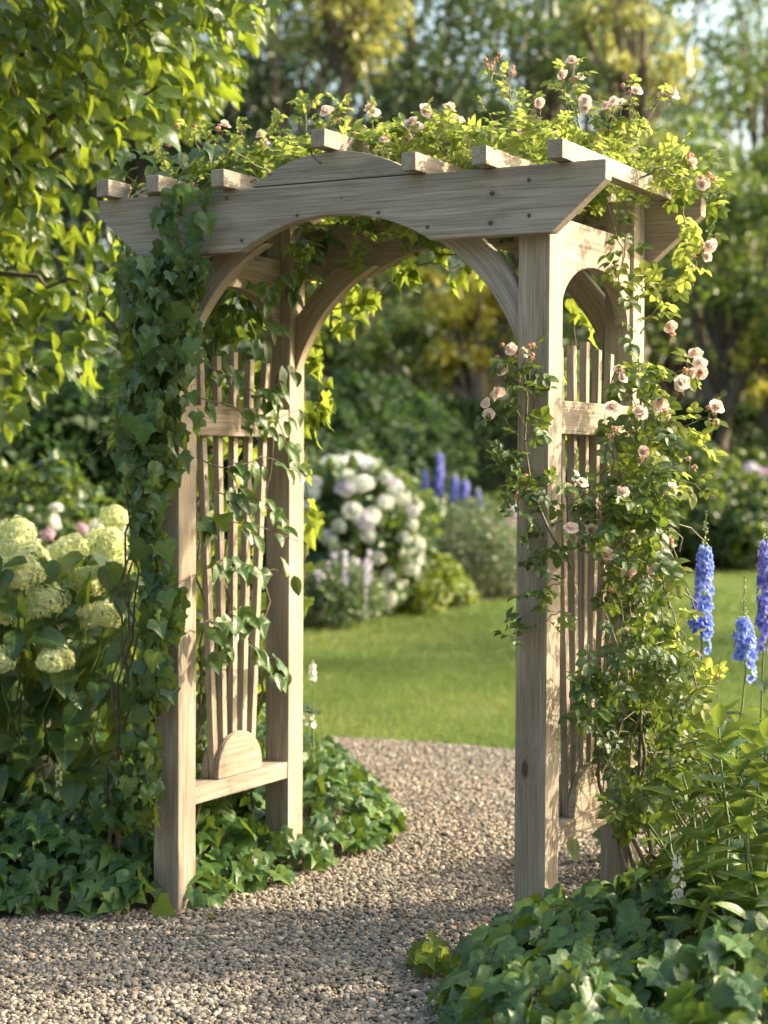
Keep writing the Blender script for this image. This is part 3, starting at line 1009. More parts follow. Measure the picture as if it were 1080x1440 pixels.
# ================================================================= CLIMBING IVY, left front post
def build_ivy():
    root = thing('climbing_ivy', (-0.70, -0.05, 0), 'dark green ivy climbing the left front post and hanging over the beam end', 'climbing plant')
    st, lg, br = Geo(), Geo(), Geo()
    sil = [(205, 268), (300, 262), (306, 300), (292, 350), (284, 400), (274, 450), (276, 500), (268, 545), (284, 590), (268, 625), (250, 660), (240, 720),
           (240, 780), (255, 830), (262, 870), (238, 900), (246, 945), (232, 985), (225, 1060), (218, 1150), (120, 1150), (150, 1080),
           (190, 1020), (184, 960), (206, 900), (200, 840), (208, 790), (190, 730), (196, 680), (176, 640), (172, 590), (168, 550), (190, 500), (184, 450),
           (168, 410), (174, 370), (156, 340), (186, 330), (204, 345), (216, 330), (222, 290)]
    q = sample_poly(sil, 1080)
    Y = -0.025 - np.abs(rng.normal(0, 0.045, len(q)))
    Y = np.where(q[:, 1] < 365, np.minimum(Y, -TB - 0.02 - 0.03 * rng.random(len(q))), Y)
    P = planeY(q[:, 0], q[:, 1], Y)
    lft = P[:, 0] < -W2 - 0.01
    Y2 = np.where(lft, rng.uniform(-0.12, 0.20, len(q)), Y)
    P = planeY(q[:, 0], q[:, 1], Y2)
    # thin out over the bare wood of the beam and the edge of the post
    keep = ~((q[:, 1] < 360) & (rng.random(len(q)) < 0.86)) & ~((q[:, 0] > 226) & (q[:, 1] > 520) & (rng.random(len(q)) < 0.60))
    P, lft = P[keep], lft[keep]
    n = len(P)
    nr = np.stack([rng.normal(0.12, .5, n) - 0.35 * lft, -0.75 + rng.normal(0, .25, n), 0.55 + rng.normal(0, .4, n)], 1)
    tp = np.stack([rng.normal(0.0, .38, n) - .1 * lft, rng.normal(-0.15, .2, n), -np.ones(n)], 1)
    sz = rng.uniform(0.034, 0.074, n)
    rot = frames(nr, tp)
    which = rng.integers(0, len(IVY), n)
    for k, tm in enumerate(IVY):
        mk = which == k
        lg.scatter(tm, P[mk], rot[mk], sz[mk])
    nb_ = 110
    qb = sample_poly([(165, 340), (215, 330), (225, 600), (205, 700), (215, 1000), (175, 1080), (185, 960), (195, 800), (178, 690), (160, 640), (158, 560), (180, 450), (155, 400)], nb_)
    Pb = planeY(qb[:, 0], qb[:, 1], rng.uniform(.05, .25, nb_))
    leaves(br, IVY, Pb, (-.1, -.5, .6), (-.3, -.3, -.8), rng.uniform(.035, .065, nb_), .5, .4)
    # petioles
    for i in rng.choice(n, 320, replace=False):
        b = P[i] + np.array([rng.normal(0, .02), 0.03, rng.uniform(0.0, .03)])
        st.tube([b, (b + P[i]) / 2 + [0, -.008, .012], P[i]], [.0012, .001, .0009], 4)
    # main stems up the post
    for k in range(4):
        x0 = rng.uniform(-0.82, -0.70)
        top = (rng.uniform(-0.68, -0.56), -0.06, rng.uniform(1.75, 1.97))
        Pm = wander((x0, rng.uniform(-.05, .02), 0.0), top, 22, 0.018)
        Pm[:, 1] = np.minimum(Pm[:, 1], -0.012)
        Pm[-3:, 1] = -TB - 0.012
        st.tube(Pm, np.linspace(.0045, .002, 22), 6)
    # outer side of the panel: a screen of leaves behind the slats, lit through
    n = 1100
    P = np.stack([rng.uniform(-0.98, -0.70, n), rng.uniform(0.06, 0.85, n), rng.uniform(0.25, 2.2, n)], 1)
    P = P[vnoise(P, 7, 3) > -0.15]
    xx = project(P)[0]
    P = P[(xx > 258) & (xx < 445)]
    n = len(P)
    leaves(lg, IVY + HEART, P, (-0.2, -0.3, 0.8), (0.1, -0.3, -0.8), rng.uniform(.045, .075, n), .5, .35)
    n = 700
    P = np.stack([rng.uniform(-1.15, -0.75, n), rng.uniform(0.25, 1.1, n), rng.uniform(0.3, 2.1, n)], 1)
    xx = project(P)[0]
    P = P[(xx > 265) & (xx < 430)]
    n = len(P)
    leaves(br, HEART + IVY, P, (0.3, -0.2, 0.8), (0.0, -0.3, -0.8), rng.uniform(.045, .07, n), .5, .35)
    # long tendril out to the left
    for (a, b, Yp) in (((170, 612), (118, 645), -.05), ((185, 560), (148, 560), -.08)):
        p0, p1 = planeY([a[0]], [a[1]], Yp)[0], planeY([b[0]], [b[1]], Yp - .05)[0]
        Pm = wander(p0, p1, 7, .006, .01)
        st.tube(Pm, np.linspace(.0016, .0008, 7), 4)
        leaves(br, HEART, Pm[3:], (0, -.4, .9), (-1, 0, -.2), rng.uniform(.012, .026, 4))
    st.build('stems', M['brown_stem'], root)
    lg.build('leaves', M['ivy'], root)
    br.build('young_leaves', M['ivy_bright'], root)
    return root


build_ivy()


# ================================================================= VINE on the left trellis and the back of the arbor
def build_trellis_vine():
    root = thing('twining_vine', (-0.75, 0.45, 0), 'glossy leaved vine woven through the slats of the left side panel', 'climbing plant')
    st, lg = Geo(), Geo()
    paths = [[(285, 560), (330, 575), (372, 600), (415, 572)], [(285, 650), (320, 660), (375, 640), (420, 662)], [(282, 730), (330, 735), (370, 745), (420, 760)],
             [(290, 800), (320, 780), (350, 800), (410, 812)], [(285, 880), (330, 862), (372, 880)], [(350, 900), (375, 920), (395, 950)],
             [(300, 690), (340, 700), (400, 720)], [(288, 940), (310, 900), (330, 850)], [(345, 395), (400, 420), (440, 350)], [(395, 520), (380, 560), (410, 640)],
             [(385, 470), (360, 440), (400, 380)], [(420, 340), (440, 360), (465, 330)], [(300, 520), (340, 540), (390, 560)]]
    for pth in paths:
        q = np.array(pth, float)
        t_ = np.linspace(0, len(q) - 1, 9)
        qx = np.interp(t_, range(len(q)), q[:, 0]); qy = np.interp(t_, range(len(q)), q[:, 1])
        xin = -0.535 if q[0, 1] > 480 else -0.50
        P = np.array([at_plane(a, b, 0, xin + rng.uniform(-.0, .045)) for a, b in zip(qx, qy)])
        P += rng.normal(0, .006, P.shape)
        st.tube(P, np.linspace(.0026, .0014, 9), 5)
        k = 14
        i = rng.uniform(0, 7.99, k)
        i0 = i.astype(int)
        Q = P[i0] + (P[i0 + 1] - P[i0]) * (i - i0)[:, None] + rng.normal(0, .014, (k, 3)) + [0.012, -.006, 0]
        leaves(lg, OV + IVY[1:2], Q, (0.75, -0.25, 0.65), (0.55, -0.15, -0.65), rng.uniform(.045, .078, k), .3, .4)
    for y in (0.18, 0.33, 0.52):
        P = wander((-0.72, y + .1, 0), (-0.56, y, 1.75), 18, .02)
        st.tube(P, np.linspace(.006, .002, 18), 5)
    st.build('stems', M['brown_stem'], root)
    lg.build('leaves', M['ivy'], root)
    root2 = thing('rear_vine', (-0.70, 0.82, 0), 'yellow green backlit vine hanging behind the rear posts and rear beam', 'climbing plant')
    st, lg = Geo(), Geo()
    def strand(pp, Yp, k, dens=1.0, sz=(.045, .075)):
        k = int(k * .68)
        q = np.array(pp, float)
        t_ = np.linspace(0, len(q) - 1, 10)
        qx = np.interp(t_, range(len(q)), q[:, 0]); qy = np.interp(t_, range(len(q)), q[:, 1])
        P = planeY(qx, qy, Yp) + rng.normal(0, .008, (10, 3))
        st.tube(P, np.linspace(.003, .0012, 10), 5)
        i = rng.uniform(0, 8.99, k); i0 = i.astype(int)
        Q = P[i0] + (P[i0 + 1] - P[i0]) * (i - i0)[:, None] + rng.normal(0, .022, (k, 3))
        leaves(lg, IVY[1:] + HEART[:1], Q, (-0.25, -0.55, 0.5), (0.15, -.1, -0.95), rng.uniform(*sz, k), .35, .4)
    yb = D + 0.09
    strand([(420, 430), (440, 470), (448, 560), (436, 620)], yb, 34)
    strand([(440, 500), (456, 540), (440, 590)], yb + .05, 18)
    strand([(428, 600), (432, 700), (430, 780)], yb, 16)
    strand([(428, 750), (426, 850)], yb, 4)
    strand([(440, 440), (500, 430), (540, 412), (560, 385), (590, 370)], yb, 26)
    strand([(430, 400), (470, 395), (500, 380)], yb + .05, 18)
    strand([(560, 380), (620, 372), (650, 380)], yb, 12)
    strand([(600, 350), (640, 362), (690, 375), (715, 400)], yb, 14)
    strand([(430, 420), (470, 440), (490, 470)], yb + .03, 18)
    strand([(800, 400), (822, 440), (835, 470)], D + .1, 12)
    strand([(795, 500), (800, 600), (800, 650)], D + .15, 26)
    for px in (424, 806):
        p = planeY([px], [420], yb)[0]
        st.tube(wander((p[0] - .1, yb + .1, 0), p + [0, 0, .3], 16, .02), np.linspace(.005, .002, 16), 5)
    st.build('stems', M['brown_stem'], root2)
    lg.build('leaves', M['ivy_bright'], root2)


build_trellis_vine()


# ================================================================= CLIMBING ROSE
def build_rose():
    root = thing('climbing_rose', (0.88, 0.50, 0), 'climbing rose with pale pink blooms covering the right side and the rafters', 'climbing rose')
    st, lg, tg = Geo(), Geo(), Geo()
    # mass at the right side of the arbor
    sil = [(900, 500), (930, 520), (935, 560), (940, 600), (950, 650), (930, 720), (925, 790), (912, 850), (925, 900), (955, 940), (975, 990), (970, 1080), (950, 1110),
           (920, 1090), (895, 1160), (868, 1150), (850, 1050), (820, 1010), (802, 960), (800, 900), (778, 850), (790, 790), (780, 710), (806, 680), (850, 660), (845, 600), (842, 550), (870, 525)]
    q = sample_poly(sil, 2300)
    dep = 4.74 + 0.80 * rng.random(len(q)) ** 1.3
    P = at_depth(q[:, 0], q[:, 1], dep)
    ok = (P[:, 0] > 0.675) & (P[:, 0] < 1.35) & (P[:, 2] > 0.05)
    ok &= vnoise(P, 9, 11) > np.where(q[:, 1] < 650, -0.15, -0.38)
    ok &= ~((q[:, 1] < 660) & (rng.random(len(q)) < .62))
    ok &= ~((q[:, 0] > 925) & (rng.random(len(q)) < .4))
    P, q2 = P[ok], q[ok]
    hi = np.clip((P[:, 2] - 1.0) / 1.0, 0, 1) + 0.6 * np.clip((P[:, 0] - 0.85) / 0.3, 0, 1) + rng.normal(0, .3, len(P))  # high and outer right leaves get the sunlit colour copy
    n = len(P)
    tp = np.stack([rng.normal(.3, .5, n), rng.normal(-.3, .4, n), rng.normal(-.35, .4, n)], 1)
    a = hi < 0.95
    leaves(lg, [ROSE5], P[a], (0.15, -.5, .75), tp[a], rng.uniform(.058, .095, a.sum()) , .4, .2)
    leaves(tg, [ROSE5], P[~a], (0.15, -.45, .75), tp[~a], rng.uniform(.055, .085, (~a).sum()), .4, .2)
    # branches reaching the leaves
    for i in rng.choice(n, 90, replace=False):
        h = P[i]
        b = np.array([rng.uniform(.72, .88), rng.uniform(.15, .75), max(0.1, h[2] - rng.uniform(.1, .35))])
        st.tube(wander(b, h, 6, .012, .02), np.linspace(.0028, .0012, 6), 5)
    # canes from the ground
    canes = [((905, 1215), (850, 1080), (812, 990), (806, 900)), ((895, 1225), (870, 1130), (850, 1020), (815, 940)), ((915, 1200), (905, 1050), (890, 900), (880, 700)),
             ((920, 1210), (900, 1100), (905, 800), (900, 500)), ((960, 1120), (950, 1010), (925, 950), (880, 890)), ((880, 1225), (845, 1120), (810, 1000), (800, 880))]
    for c in canes:
        q = np.array(c, float)
        t_ = np.linspace(0, len(q) - 1, 14)
        P_ = at_depth(np.interp(t_, range(len(q)), q[:, 0]), np.interp(t_, range(len(q)), q[:, 1]), np.linspace(4.95, 5.2, 14))
        P_[:, 0] = np.maximum(P_[:, 0], .69)
        st.tube(P_ + rng.normal(0, .006, P_.shape), np.linspace(.0068, .0028, 14), 6)
    # mat of foliage on top of the rafters
    n = 2300
    X = rng.uniform(-0.80, 0.84, n)
    Yv = rng.uniform(-0.04, 0.95, n)
    hz = np.interp(X, [-.85, -.7, -.5, -.3, -.1, .1, .3, .5, .7, .85, .95], [.03, .10, .17, .17, .14, .15, .16, .18, .20, .15, .04])
    hz = hz * (1 + 0.5 * vnoise(np.c_[X * 1.5, Yv, 0 * X], 6, 5)) * np.interp(Yv, [-.05, .15, .6, .95], [.35, 1, 1, .5])
    lo = np.where(rng.random(n) < .22, -0.12, 0.03)
    Z = ZT + lo + (hz - lo) * rng.random(n) ** 0.7
    P = np.stack([X, Yv, Z], 1)
    P = P[~((np.abs(X) < .3) & (Yv < 0.02)) & ~((X > .675) & (Yv < .5)) & ~((Yv < .06) & (rng.random(n) < .6)) & ~((Yv < .15) & (Z < ZT + .08) & (rng.random(n) < .85))]
    n = len(P)
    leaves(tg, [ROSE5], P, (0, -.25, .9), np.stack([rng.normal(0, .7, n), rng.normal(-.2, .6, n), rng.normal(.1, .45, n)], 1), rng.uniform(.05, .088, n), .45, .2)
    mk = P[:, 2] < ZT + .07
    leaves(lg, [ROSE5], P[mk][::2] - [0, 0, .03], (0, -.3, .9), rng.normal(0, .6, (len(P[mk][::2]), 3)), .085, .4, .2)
    # ivy leaves mixed into the left end of the mat
    n = 120
    P = np.stack([rng.uniform(-.80, -.30, n), rng.uniform(-.05, .5, n), rng.uniform(2.2, 2.36, n)], 1)
    leaves(lg, IVY, P, (0, -.5, .8), (0, -.4, -.4), rng.uniform(.04, .07, n), .4, .5)
    for k in range(60):
        x = rng.uniform(-.75, .4); y = rng.uniform(0, .85)
        st.tube(wander((x, y, 2.2), (x + rng.normal(0, .09), y + rng.normal(0, .08), 2.2 + rng.uniform(.02, .11)), 7, .01, .0), np.linspace(.003, .0014, 7), 5)
    # shoots standing above the mat: base pixel, tip pixel, depth, leaves, blooms, buds
    top = [((735, 165), (690, 88), 5.25, 5, 0, 6), ((720, 150), (712, 105), 5.3, 4, 0, 3), ((800, 170), (788, 100), 5.15, 5, 1, 1), ((812, 165), (806, 92), 5.15, 5, 1, 0), ((820, 190), (828, 146), 5.1, 5, 2, 0),
           ((815, 180), (812, 122), 5.2, 3, 1, 1), ((880, 200), (889, 125), 5.1, 9, 1, 4), ((885, 195), (938, 122), 5.1, 8, 1, 3), ((905, 250), (950, 215), 5.1, 8, 0, 0),
           ((930, 240), (985, 250), 5.05, 7, 1, 6), ((900, 250), (968, 222), 5.1, 6, 1, 3), ((500, 200), (525, 160), 5.3, 6, 2, 0), ((430, 185), (432, 142), 5.35, 8, 0, 0),
           ((470, 175), (482, 140), 5.4, 7, 0, 0), ((590, 195), (598, 155), 5.3, 5, 1, 0), ((615, 200), (620, 158), 5.3, 5, 1, 1), ((600, 210), (592, 178), 5.2, 3, 2, 1), ((640, 205), (644, 178), 5.2, 4, 1, 0), ((622, 215), (628, 188), 5.15, 3, 2, 2),
           ((455, 200), (470, 168), 5.3, 5, 1, 1), ((585, 205), (577, 190), 5.1, 3, 1, 1), ((700, 190), (680, 150), 5.25, 6, 0, 0), ((760, 190), (745, 140), 5.2, 8, 0, 0), ((850, 200), (862, 150), 5.15, 7, 0, 0), ((280, 210), (262, 180), 5.5, 6, 0, 2),
           ((340, 210), (335, 168), 5.45, 6, 0, 0), ((240, 235), (222, 205), 5.5, 5, 0, 2), ((380, 190), (392, 160), 5.4, 6, 0, 0), ((300, 210), (305, 185), 5.4, 5, 1, 1)]
    for (a, b, d, nl, nf, nb) in top:
        p0, p1 = at_depth([a[0]], [a[1]], [d])[0], at_depth([b[0]], [b[1]], [d])[0]
        shoot(st, tg, p0, p1, nl, .062, .0028, .0, .006, t0=.2)
        if nf + nb:
            rose_cluster(root, st, p1, nf, nb, .024 if nf else .022, .022 + .006 * (nf + nb) ** .5, (0.2, -.7, .6))
    for k in range(26):
        x = rng.uniform(-.55, .72); y = rng.uniform(.05, .5)
        hz_ = np.interp(x, [-.85, -.7, -.5, -.3, -.1, .1, .3, .5, .7], [.03, .10, .17, .17, .14, .15, .16, .18, .20])
        rose_cluster(root, st, (x, y, ZT + hz_ + rng.uniform(-.02, .03)), 1 if k % 3 else 2, 1 if k % 2 else 0, .017, .02, (.2, -.7, .6))
    # shoots standing off the right side
    side = [((880, 560), (980, 515), 5.0, 8, 4, 1), ((900, 470), (985, 352), 5.1, 10, 2, 2), ((905, 640), (1000, 585), 5.0, 8, 1, 3), ((900, 620), (1005, 635), 5.0, 7, 0, 0),
            ((900, 660), (985, 690), 4.95, 8, 0, 0), ((900, 560), (948, 600), 4.95, 8, 2, 1), ((860, 540), (875, 520), 4.9, 3, 2, 0), ((890, 620), (928, 580), 4.9, 3, 2, 0), ((820, 700), (812, 690), 4.82, 3, 1, 1),
            ((860, 730), (866, 703), 4.85, 4, 0, 4), ((880, 760), (882, 748), 4.85, 2, 2, 0), ((905, 740), (925, 738), 4.9, 4, 0, 4), ((830, 760), (832, 747), 4.8, 3, 1, 0), ((880, 820), (888, 806), 4.85, 3, 1, 0),
            ((860, 850), (862, 832), 4.8, 2, 0, 1), ((900, 900), (962, 905), 4.95, 8, 0, 0), ((900, 420), (925, 400), 5.1, 8, 0, 0), ((880, 330), (870, 470), 5.0, 8, 0, 0), ((850, 280), (885, 400), 5.2, 8, 0, 0),
            ((960, 290), (975, 380), 5.0, 7, 0, 1), ((905, 820), (948, 800), 4.95, 7, 0, 0), ((905, 850), (960, 860), 4.95, 8, 0, 0), ((950, 1000), (1010, 960), 4.8, 9, 0, 1),
            ((950, 1050), (1020, 1030), 4.8, 9, 0, 0), ((920, 980), (975, 915), 4.8, 9, 0, 2)]
    for (a, b, d, nl, nf, nb) in side:
        p0, p1 = at_depth([a[0]], [a[1]], [d])[0], at_depth([b[0]], [b[1]], [d])[0]
        shoot(st, tg if b[0] > 895 else lg, p0, p1, nl, .085, .0026, .012, .006)
        if nf + nb:
            rose_cluster(root, st, p1, nf, nb, .024, .020 + .008 * (nf + nb) ** .5, (0.2, -.8, .5))
    # strand across the front of the right post
    for (x_, y_, d_, nf_, nb_) in ((856, 610, 4.85, 0, 3), (905, 585, 4.85, 2, 0), (935, 690, 4.85, 1, 2), (800, 745, 4.75, 1, 0), (846, 780, 4.75, 1, 2), (915, 800, 4.8, 2, 1), (870, 690, 4.75, 1, 2),
                              (880, 900, 4.75, 1, 1), (962, 540, 4.95, 2, 1), (940, 470, 5.0, 1, 2), (910, 640, 4.85, 1, 1), (968, 655, 4.9, 0, 2), (840, 720, 4.75, 0, 3), (945, 770, 4.85, 0, 2), (860, 575, 4.8, 1, 0)):
        rose_cluster(root, st, at_depth([x_], [y_], [d_])[0], nf_, nb_, .023, .022, (.2, -.8, .5))
    S = [(800, 800), (770, 740), (748, 690), (738, 620), (742, 560), (735, 510)]
    q = np.array(S, float)
    t_ = np.linspace(0, 5, 16)
    P_ = planeY(np.interp(t_, range(6), q[:, 0]), np.interp(t_, range(6), q[:, 1]), -0.035)
    P_[:2, 1] += .02
    st.tube(P_, np.linspace(.0042, .0018, 16), 6)
    fr = [((742, 560), (712, 500), 6, 1, 3), ((742, 550), (708, 520), 3, 1, 0), ((744, 540), (742, 498), 3, 0, 5), ((740, 600), (705, 553), 4, 2, 1), ((740, 620), (688, 575), 3, 2, 0), ((738, 640), (710, 635), 5, 0, 0),
          ((742, 660), (700, 655), 6, 0, 0), ((750, 700), (728, 685), 4, 0, 7), ((760, 730), (722, 730), 6, 0, 0), ((765, 740), (745, 790), 5, 0, 0), ((780, 770), (735, 790), 5, 0, 0),
          ((745, 690), (775, 680), 6, 0, 0), ((790, 820), (745, 835), 7, 0, 0), ((740, 620), (760, 600), 4, 0, 0), ((745, 560), (757, 545), 4, 0, 0), ((725, 905), (716, 893), 4, 0, 0), ((790, 860), (760, 880), 4, 0, 0)]
    for (a, b, nl, nf, nb) in fr:
        p0 = planeY([a[0]], [a[1]], -.035)[0]
        p1 = planeY([b[0]], [b[1]], -.075)[0]
        shoot(st, lg, p0, p1, nl, .075, .002, .005, .004)
        if nf + nb:
            rose_cluster(root, st, p1, nf, nb, .022, .018 + .005 * (nf + nb) ** .5, (0.25, -.9, .3))
    st.build('canes', M['redstem'], root)
    lg.build('leaves', M['rose_leaf'], root)
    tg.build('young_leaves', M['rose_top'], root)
    return root


build_rose()


# ================================================================= GROUND IVY
def ground_ivy(poly, n, hmax, label, size=(.05, .085), seed=1, wmask=None, mat='ground_ivy', falloff=.22, name='ivy_ground_cover'):
    lg, st, br = Geo(), Geo(), Geo()
    P2 = sample_poly(poly, n)
    d = dist_poly(P2, np.array(poly, float))
    H = hmax * (1 - np.exp(-d / falloff)) * (1 + .30 * vnoise(np.c_[P2, 0 * d], 5, seed) + .22 * vnoise(np.c_[P2, 0 * d], 15, seed + 3)) + .035
    z = H * (1.12 - 0.62 * rng.random(n) ** 1.7) + 0.01
    P = np.c_[P2, z]
    x, y, dd = project(P)
    ok = (x > -90) & (x < 1170) & (y < 1560)
    ok &= ~((P[:, 0] > -.625) & (P[:, 0] < -.45) & (P[:, 1] < .06) & (rng.random(n) < .8))
    if wmask is not None:
        ok &= wmask(P)
    P, H = P[ok], H[ok]
    n = len(P)
    c = P[:, :2].mean(0)
    # outward slope by finite difference of the distance field
    e = 0.03
    gx = dist_poly(P[:, :2] + [e, 0], np.array(poly, float)) - dist_poly(P[:, :2] - [e, 0], np.array(poly, float))
    gy = dist_poly(P[:, :2] + [0, e], np.array(poly, float)) - dist_poly(P[:, :2] - [0, e], np.array(poly, float))
    out = -np.stack([gx, gy, 0 * gx], 1) / (2 * e) * np.exp(-d[ok] / .3)[:, None]
    nr = out * .55 + np.array([.1, -.48, .8]) + jit(n, .5)
    ang = rng.uniform(0, 6.28, n)
    tp = np.stack([np.cos(ang), np.sin(ang), -0.1 * np.ones(n)], 1) * .8 + out * .9 + np.array([.15, -.55, -.35])
    rot = frames(nr, tp)
    sz = rng.uniform(size[0], size[1], n)
    wh = rng.integers(0, len(IVY) + 1, n)
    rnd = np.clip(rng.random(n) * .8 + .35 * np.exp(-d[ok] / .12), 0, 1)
    for k, tm in enumerate(IVY + IVY[:1]):
        mk = wh == k
        lg.scatter(tm, P[mk], rot[mk], sz[mk], rnd[mk])
    for i in rng.choice(n, min(n, 700), replace=False):
        b = np.array([P[i, 0] + rng.normal(0, .03), P[i, 1] + rng.normal(0, .03), 0.0])
        lg_ = [b, (b + P[i]) / 2 + rng.normal(0, .008, 3), P[i]]
        st.tube(lg_, [.0016, .0013, .001], 4)
    o = lg.build(name, M[mat])
    o['kind'] = 'stuff'
    o2 = st.build('ivy_stems', M['brown_stem'])
    o2['kind'] = 'stuff'
    return o


GL = [(-0.60, -0.13), (-0.52, 0.02), (-0.49, 0.30), (-0.47, 0.62), (-0.46, 0.78), (-0.62, 0.86), (-0.9, 1.0), (-1.6, 1.2), (-2.9, 1.3), (-2.6, -1.2), (-1.35, -0.68), (-1.0, -0.36), (-0.80, -0.18)]
not_post = lambda P: ~((np.abs(np.abs(P[:, 0]) - .61) < .052) & ((np.abs(P[:, 1] - .047) < .052) | (np.abs(P[:, 1] - .684) < .052)))
ground_ivy(GL, 4300, .29, '', (.052, .090), seed=2, wmask=not_post)
GB = [(-0.58, 0.80), (-0.47, 0.86), (-0.44, 1.12), (-0.56, 1.42), (-0.95, 1.95), (-1.5, 2.5), (-2.1, 2.7), (-2.2, 1.6), (-1.1, 0.95)]
ground_ivy(GB, 1500, .24, '', (.045, .075), seed=4, wmask=not_post)
GR = [ground_at(700, 3.2), ground_at(655, 3.8), ground_at(638, 4.3), ground_at(645, 4.65), ground_at(672, 4.9), (0.50, 0.12), (0.56, 0.32), (0.60, 0.85), (0.80, 1.3), (2.2, 1.5), (2.8, -0.6), (1.8, -1.5)]
ground_ivy(GR, 4700, .27, '', (.048, .088), seed=6, wmask=not_post, falloff=.20)


for px_, d_ in ((606, 4.80), (632, 4.38), (600, 4.70)):
    gx, gy = ground_at(px_, d_)
    ground_ivy([(gx - .045, gy - .03), (gx + .045, gy - .035), (gx + .05, gy + .03), (gx - .03, gy + .04)], 9, .07, '', (.04, .065), seed=9, mat='ivy_bright', falloff=.03)


# ================================================================= PEBBLES
def pebble_templates(sub):
    out = []
    for k in range(4):
        bm = bmesh.new()
        bmesh.ops.create_icosphere(bm, subdivisions=sub, radius=.5)
        V = np.array([v.co[:] for v in bm.verts])
        T = np.array([[v.index for v in f.verts] for f in bm.faces])
        bm.free()
        V = V * (1 + .22 * vnoise(V * 3, 1.6, k)[:, None]) * [1, rng.uniform(.65, .85), rng.uniform(.42, .6)]
        out.append((V, T, V))
    return out


def pebble_mat():
    m, t, out = newmat('pebble')
    a = attr(t, 'rnd')
    tc = N(t, 'ShaderNodeTexCoord')
    big = noise(t, tc.outputs['Object'], 1.6, 3)
    fac = mathn(t, 'FRACT', mathn(t, 'ADD', a.outputs['Fac'], mathn(t, 'MULTIPLY', big.outputs['Fac'], 0.25)))
    col = ramp(t, a.outputs['Fac'], [(0, (0.065, 0.055, 0.046)), (.25, (0.135, 0.116, 0.095)), (.5, (0.215, 0.183, 0.147)), (.72, (0.18, 0.170, 0.155)),
                                     (.88, (0.32, 0.235, 0.165)), (1, (0.50, 0.45, 0.38))])
    warm = mixc(t, mathn(t, 'MULTIPLY', mathn(t, 'SUBTRACT', big.outputs['Fac'], .45), 1.6, clamp=True), col, (0.27, 0.215, 0.155))
    sp = noise(t, tc.outputs['Object'], 300, 3, .7)
    col = mixc(t, .5, warm, sp.outputs['Color'], 'SOFT_LIGHT')
    p = N(t, 'ShaderNodeBsdfPrincipled')
    p.inputs['Roughness'].default_value = .68
    p.inputs['Specular IOR Level'].default_value = .35
    t.links.new(col, p.inputs['Base Color'])
    t.links.new(p.outputs[0], out.inputs[0])
    return m


M['pebble'] = pebble_mat()


def scatter_pebbles(n, y0, y1, x0, x1, size, sub, layer):
    P = np.stack([rng.uniform(x0, x1, n), rng.uniform(y0, y1, n), np.zeros(n)], 1)
    x, y, d = project(P)
    ok = (x > -60) & (x < 1140) & (y < 1500)
    q = P[:, :2]
    yl = np.interp(q[:, 0], [e[0] for e in edge_l], [e[1] for e in edge_l])
    ok &= q[:, 1] < yl - .01
    inb = in_poly(q[:, 0], q[:, 1], BED_L) & (dist_poly(q, np.array(BED_L)) > .05)
    inb |= in_poly(q[:, 0], q[:, 1], BED_R) & (dist_poly(q, np.array(BED_R)) > .05)
    ok &= ~inb
    P = P[ok]
    n = len(P)
    P[:, 2] = layer + rng.uniform(-.001, .004, n)
    g = Geo()
    tms = pebble_templates(sub)
    nr = np.array([0, 0, 1.0]) + jit(n, .28)
    rot = frames(nr, rng.normal(size=(n, 3)) * [1, 1, .15])
    s = size * np.exp(rng.normal(0, .30, n))
    w_ = rng.integers(0, 4, n)
    for k in range(4):
        g.scatter(tms[k], P[w_ == k], rot[w_ == k], s[w_ == k])
    o = g.build('gravel', M['pebble'])
    o['kind'] = 'stuff'


scatter_pebbles(52000, -1.5, 0.9, -1.8, 1.0, .0145, 2, .004)
scatter_pebbles(45000, -1.5, 0.9, -1.8, 1.0, .0095, 1, .003)
scatter_pebbles(105000, 0.9, 3.4, -3.6, 1.6, .014, 1, .004)


# ================================================================= GRASS
def grass(n, y0, y1, x0, x1, hgt, wdt, name='grass'):
    P = np.stack([rng.uniform(x0, x1, n), rng.uniform(y0, y1, n), np.full(n, -.004)], 1)
    x, y, d = project(P)
    ok = (x > -60) & (x < 1140)
    yl = np.interp(P[:, 0], [e[0] for e in edge_l], [e[1] for e in edge_l])
    ok &= P[:, 1] > yl - .015
    ok &= ~in_poly(P[:, 0], P[:, 1], BORDER)
    P = P[ok]
    n = len(P)
    tm = (np.array([(-.5 * wdt, 0, 0), (.5 * wdt, 0, 0), (.28 * wdt, .6, .05), (0, 1, .2), (-.28 * wdt, .6, .05)]),
          np.array([(0, 1, 2), (0, 2, 4), (4, 2, 3)]), np.zeros((5, 3)))
    tip = np.array([0, 0, 1.0]) + jit(n, .33)
    rot = frames(rng.normal(size=(n, 3)) * [1, 1, .1], tip)
    g = Geo()
    patch = np.clip(.45 + .5 * vnoise(P * [1, 1, 0], 1.7, 31) + .25 * vnoise(P * [1, 1, 0], 6, 32) + rng.normal(0, .2, n), 0, 1)
    g.scatter(tm, P, rot, hgt * rng.uniform(.6, 1.2, n), patch)
    o = g.build(name, M['grass'])
    o['kind'] = 'stuff'


grass(150000, 3.1, 6.5, -5.5, 4.5, .042, .10)
grass(110000, 6.5, 13, -6, 8, .045, .18)
grass(80000, 13, 21, -6, 12, .05, .26)

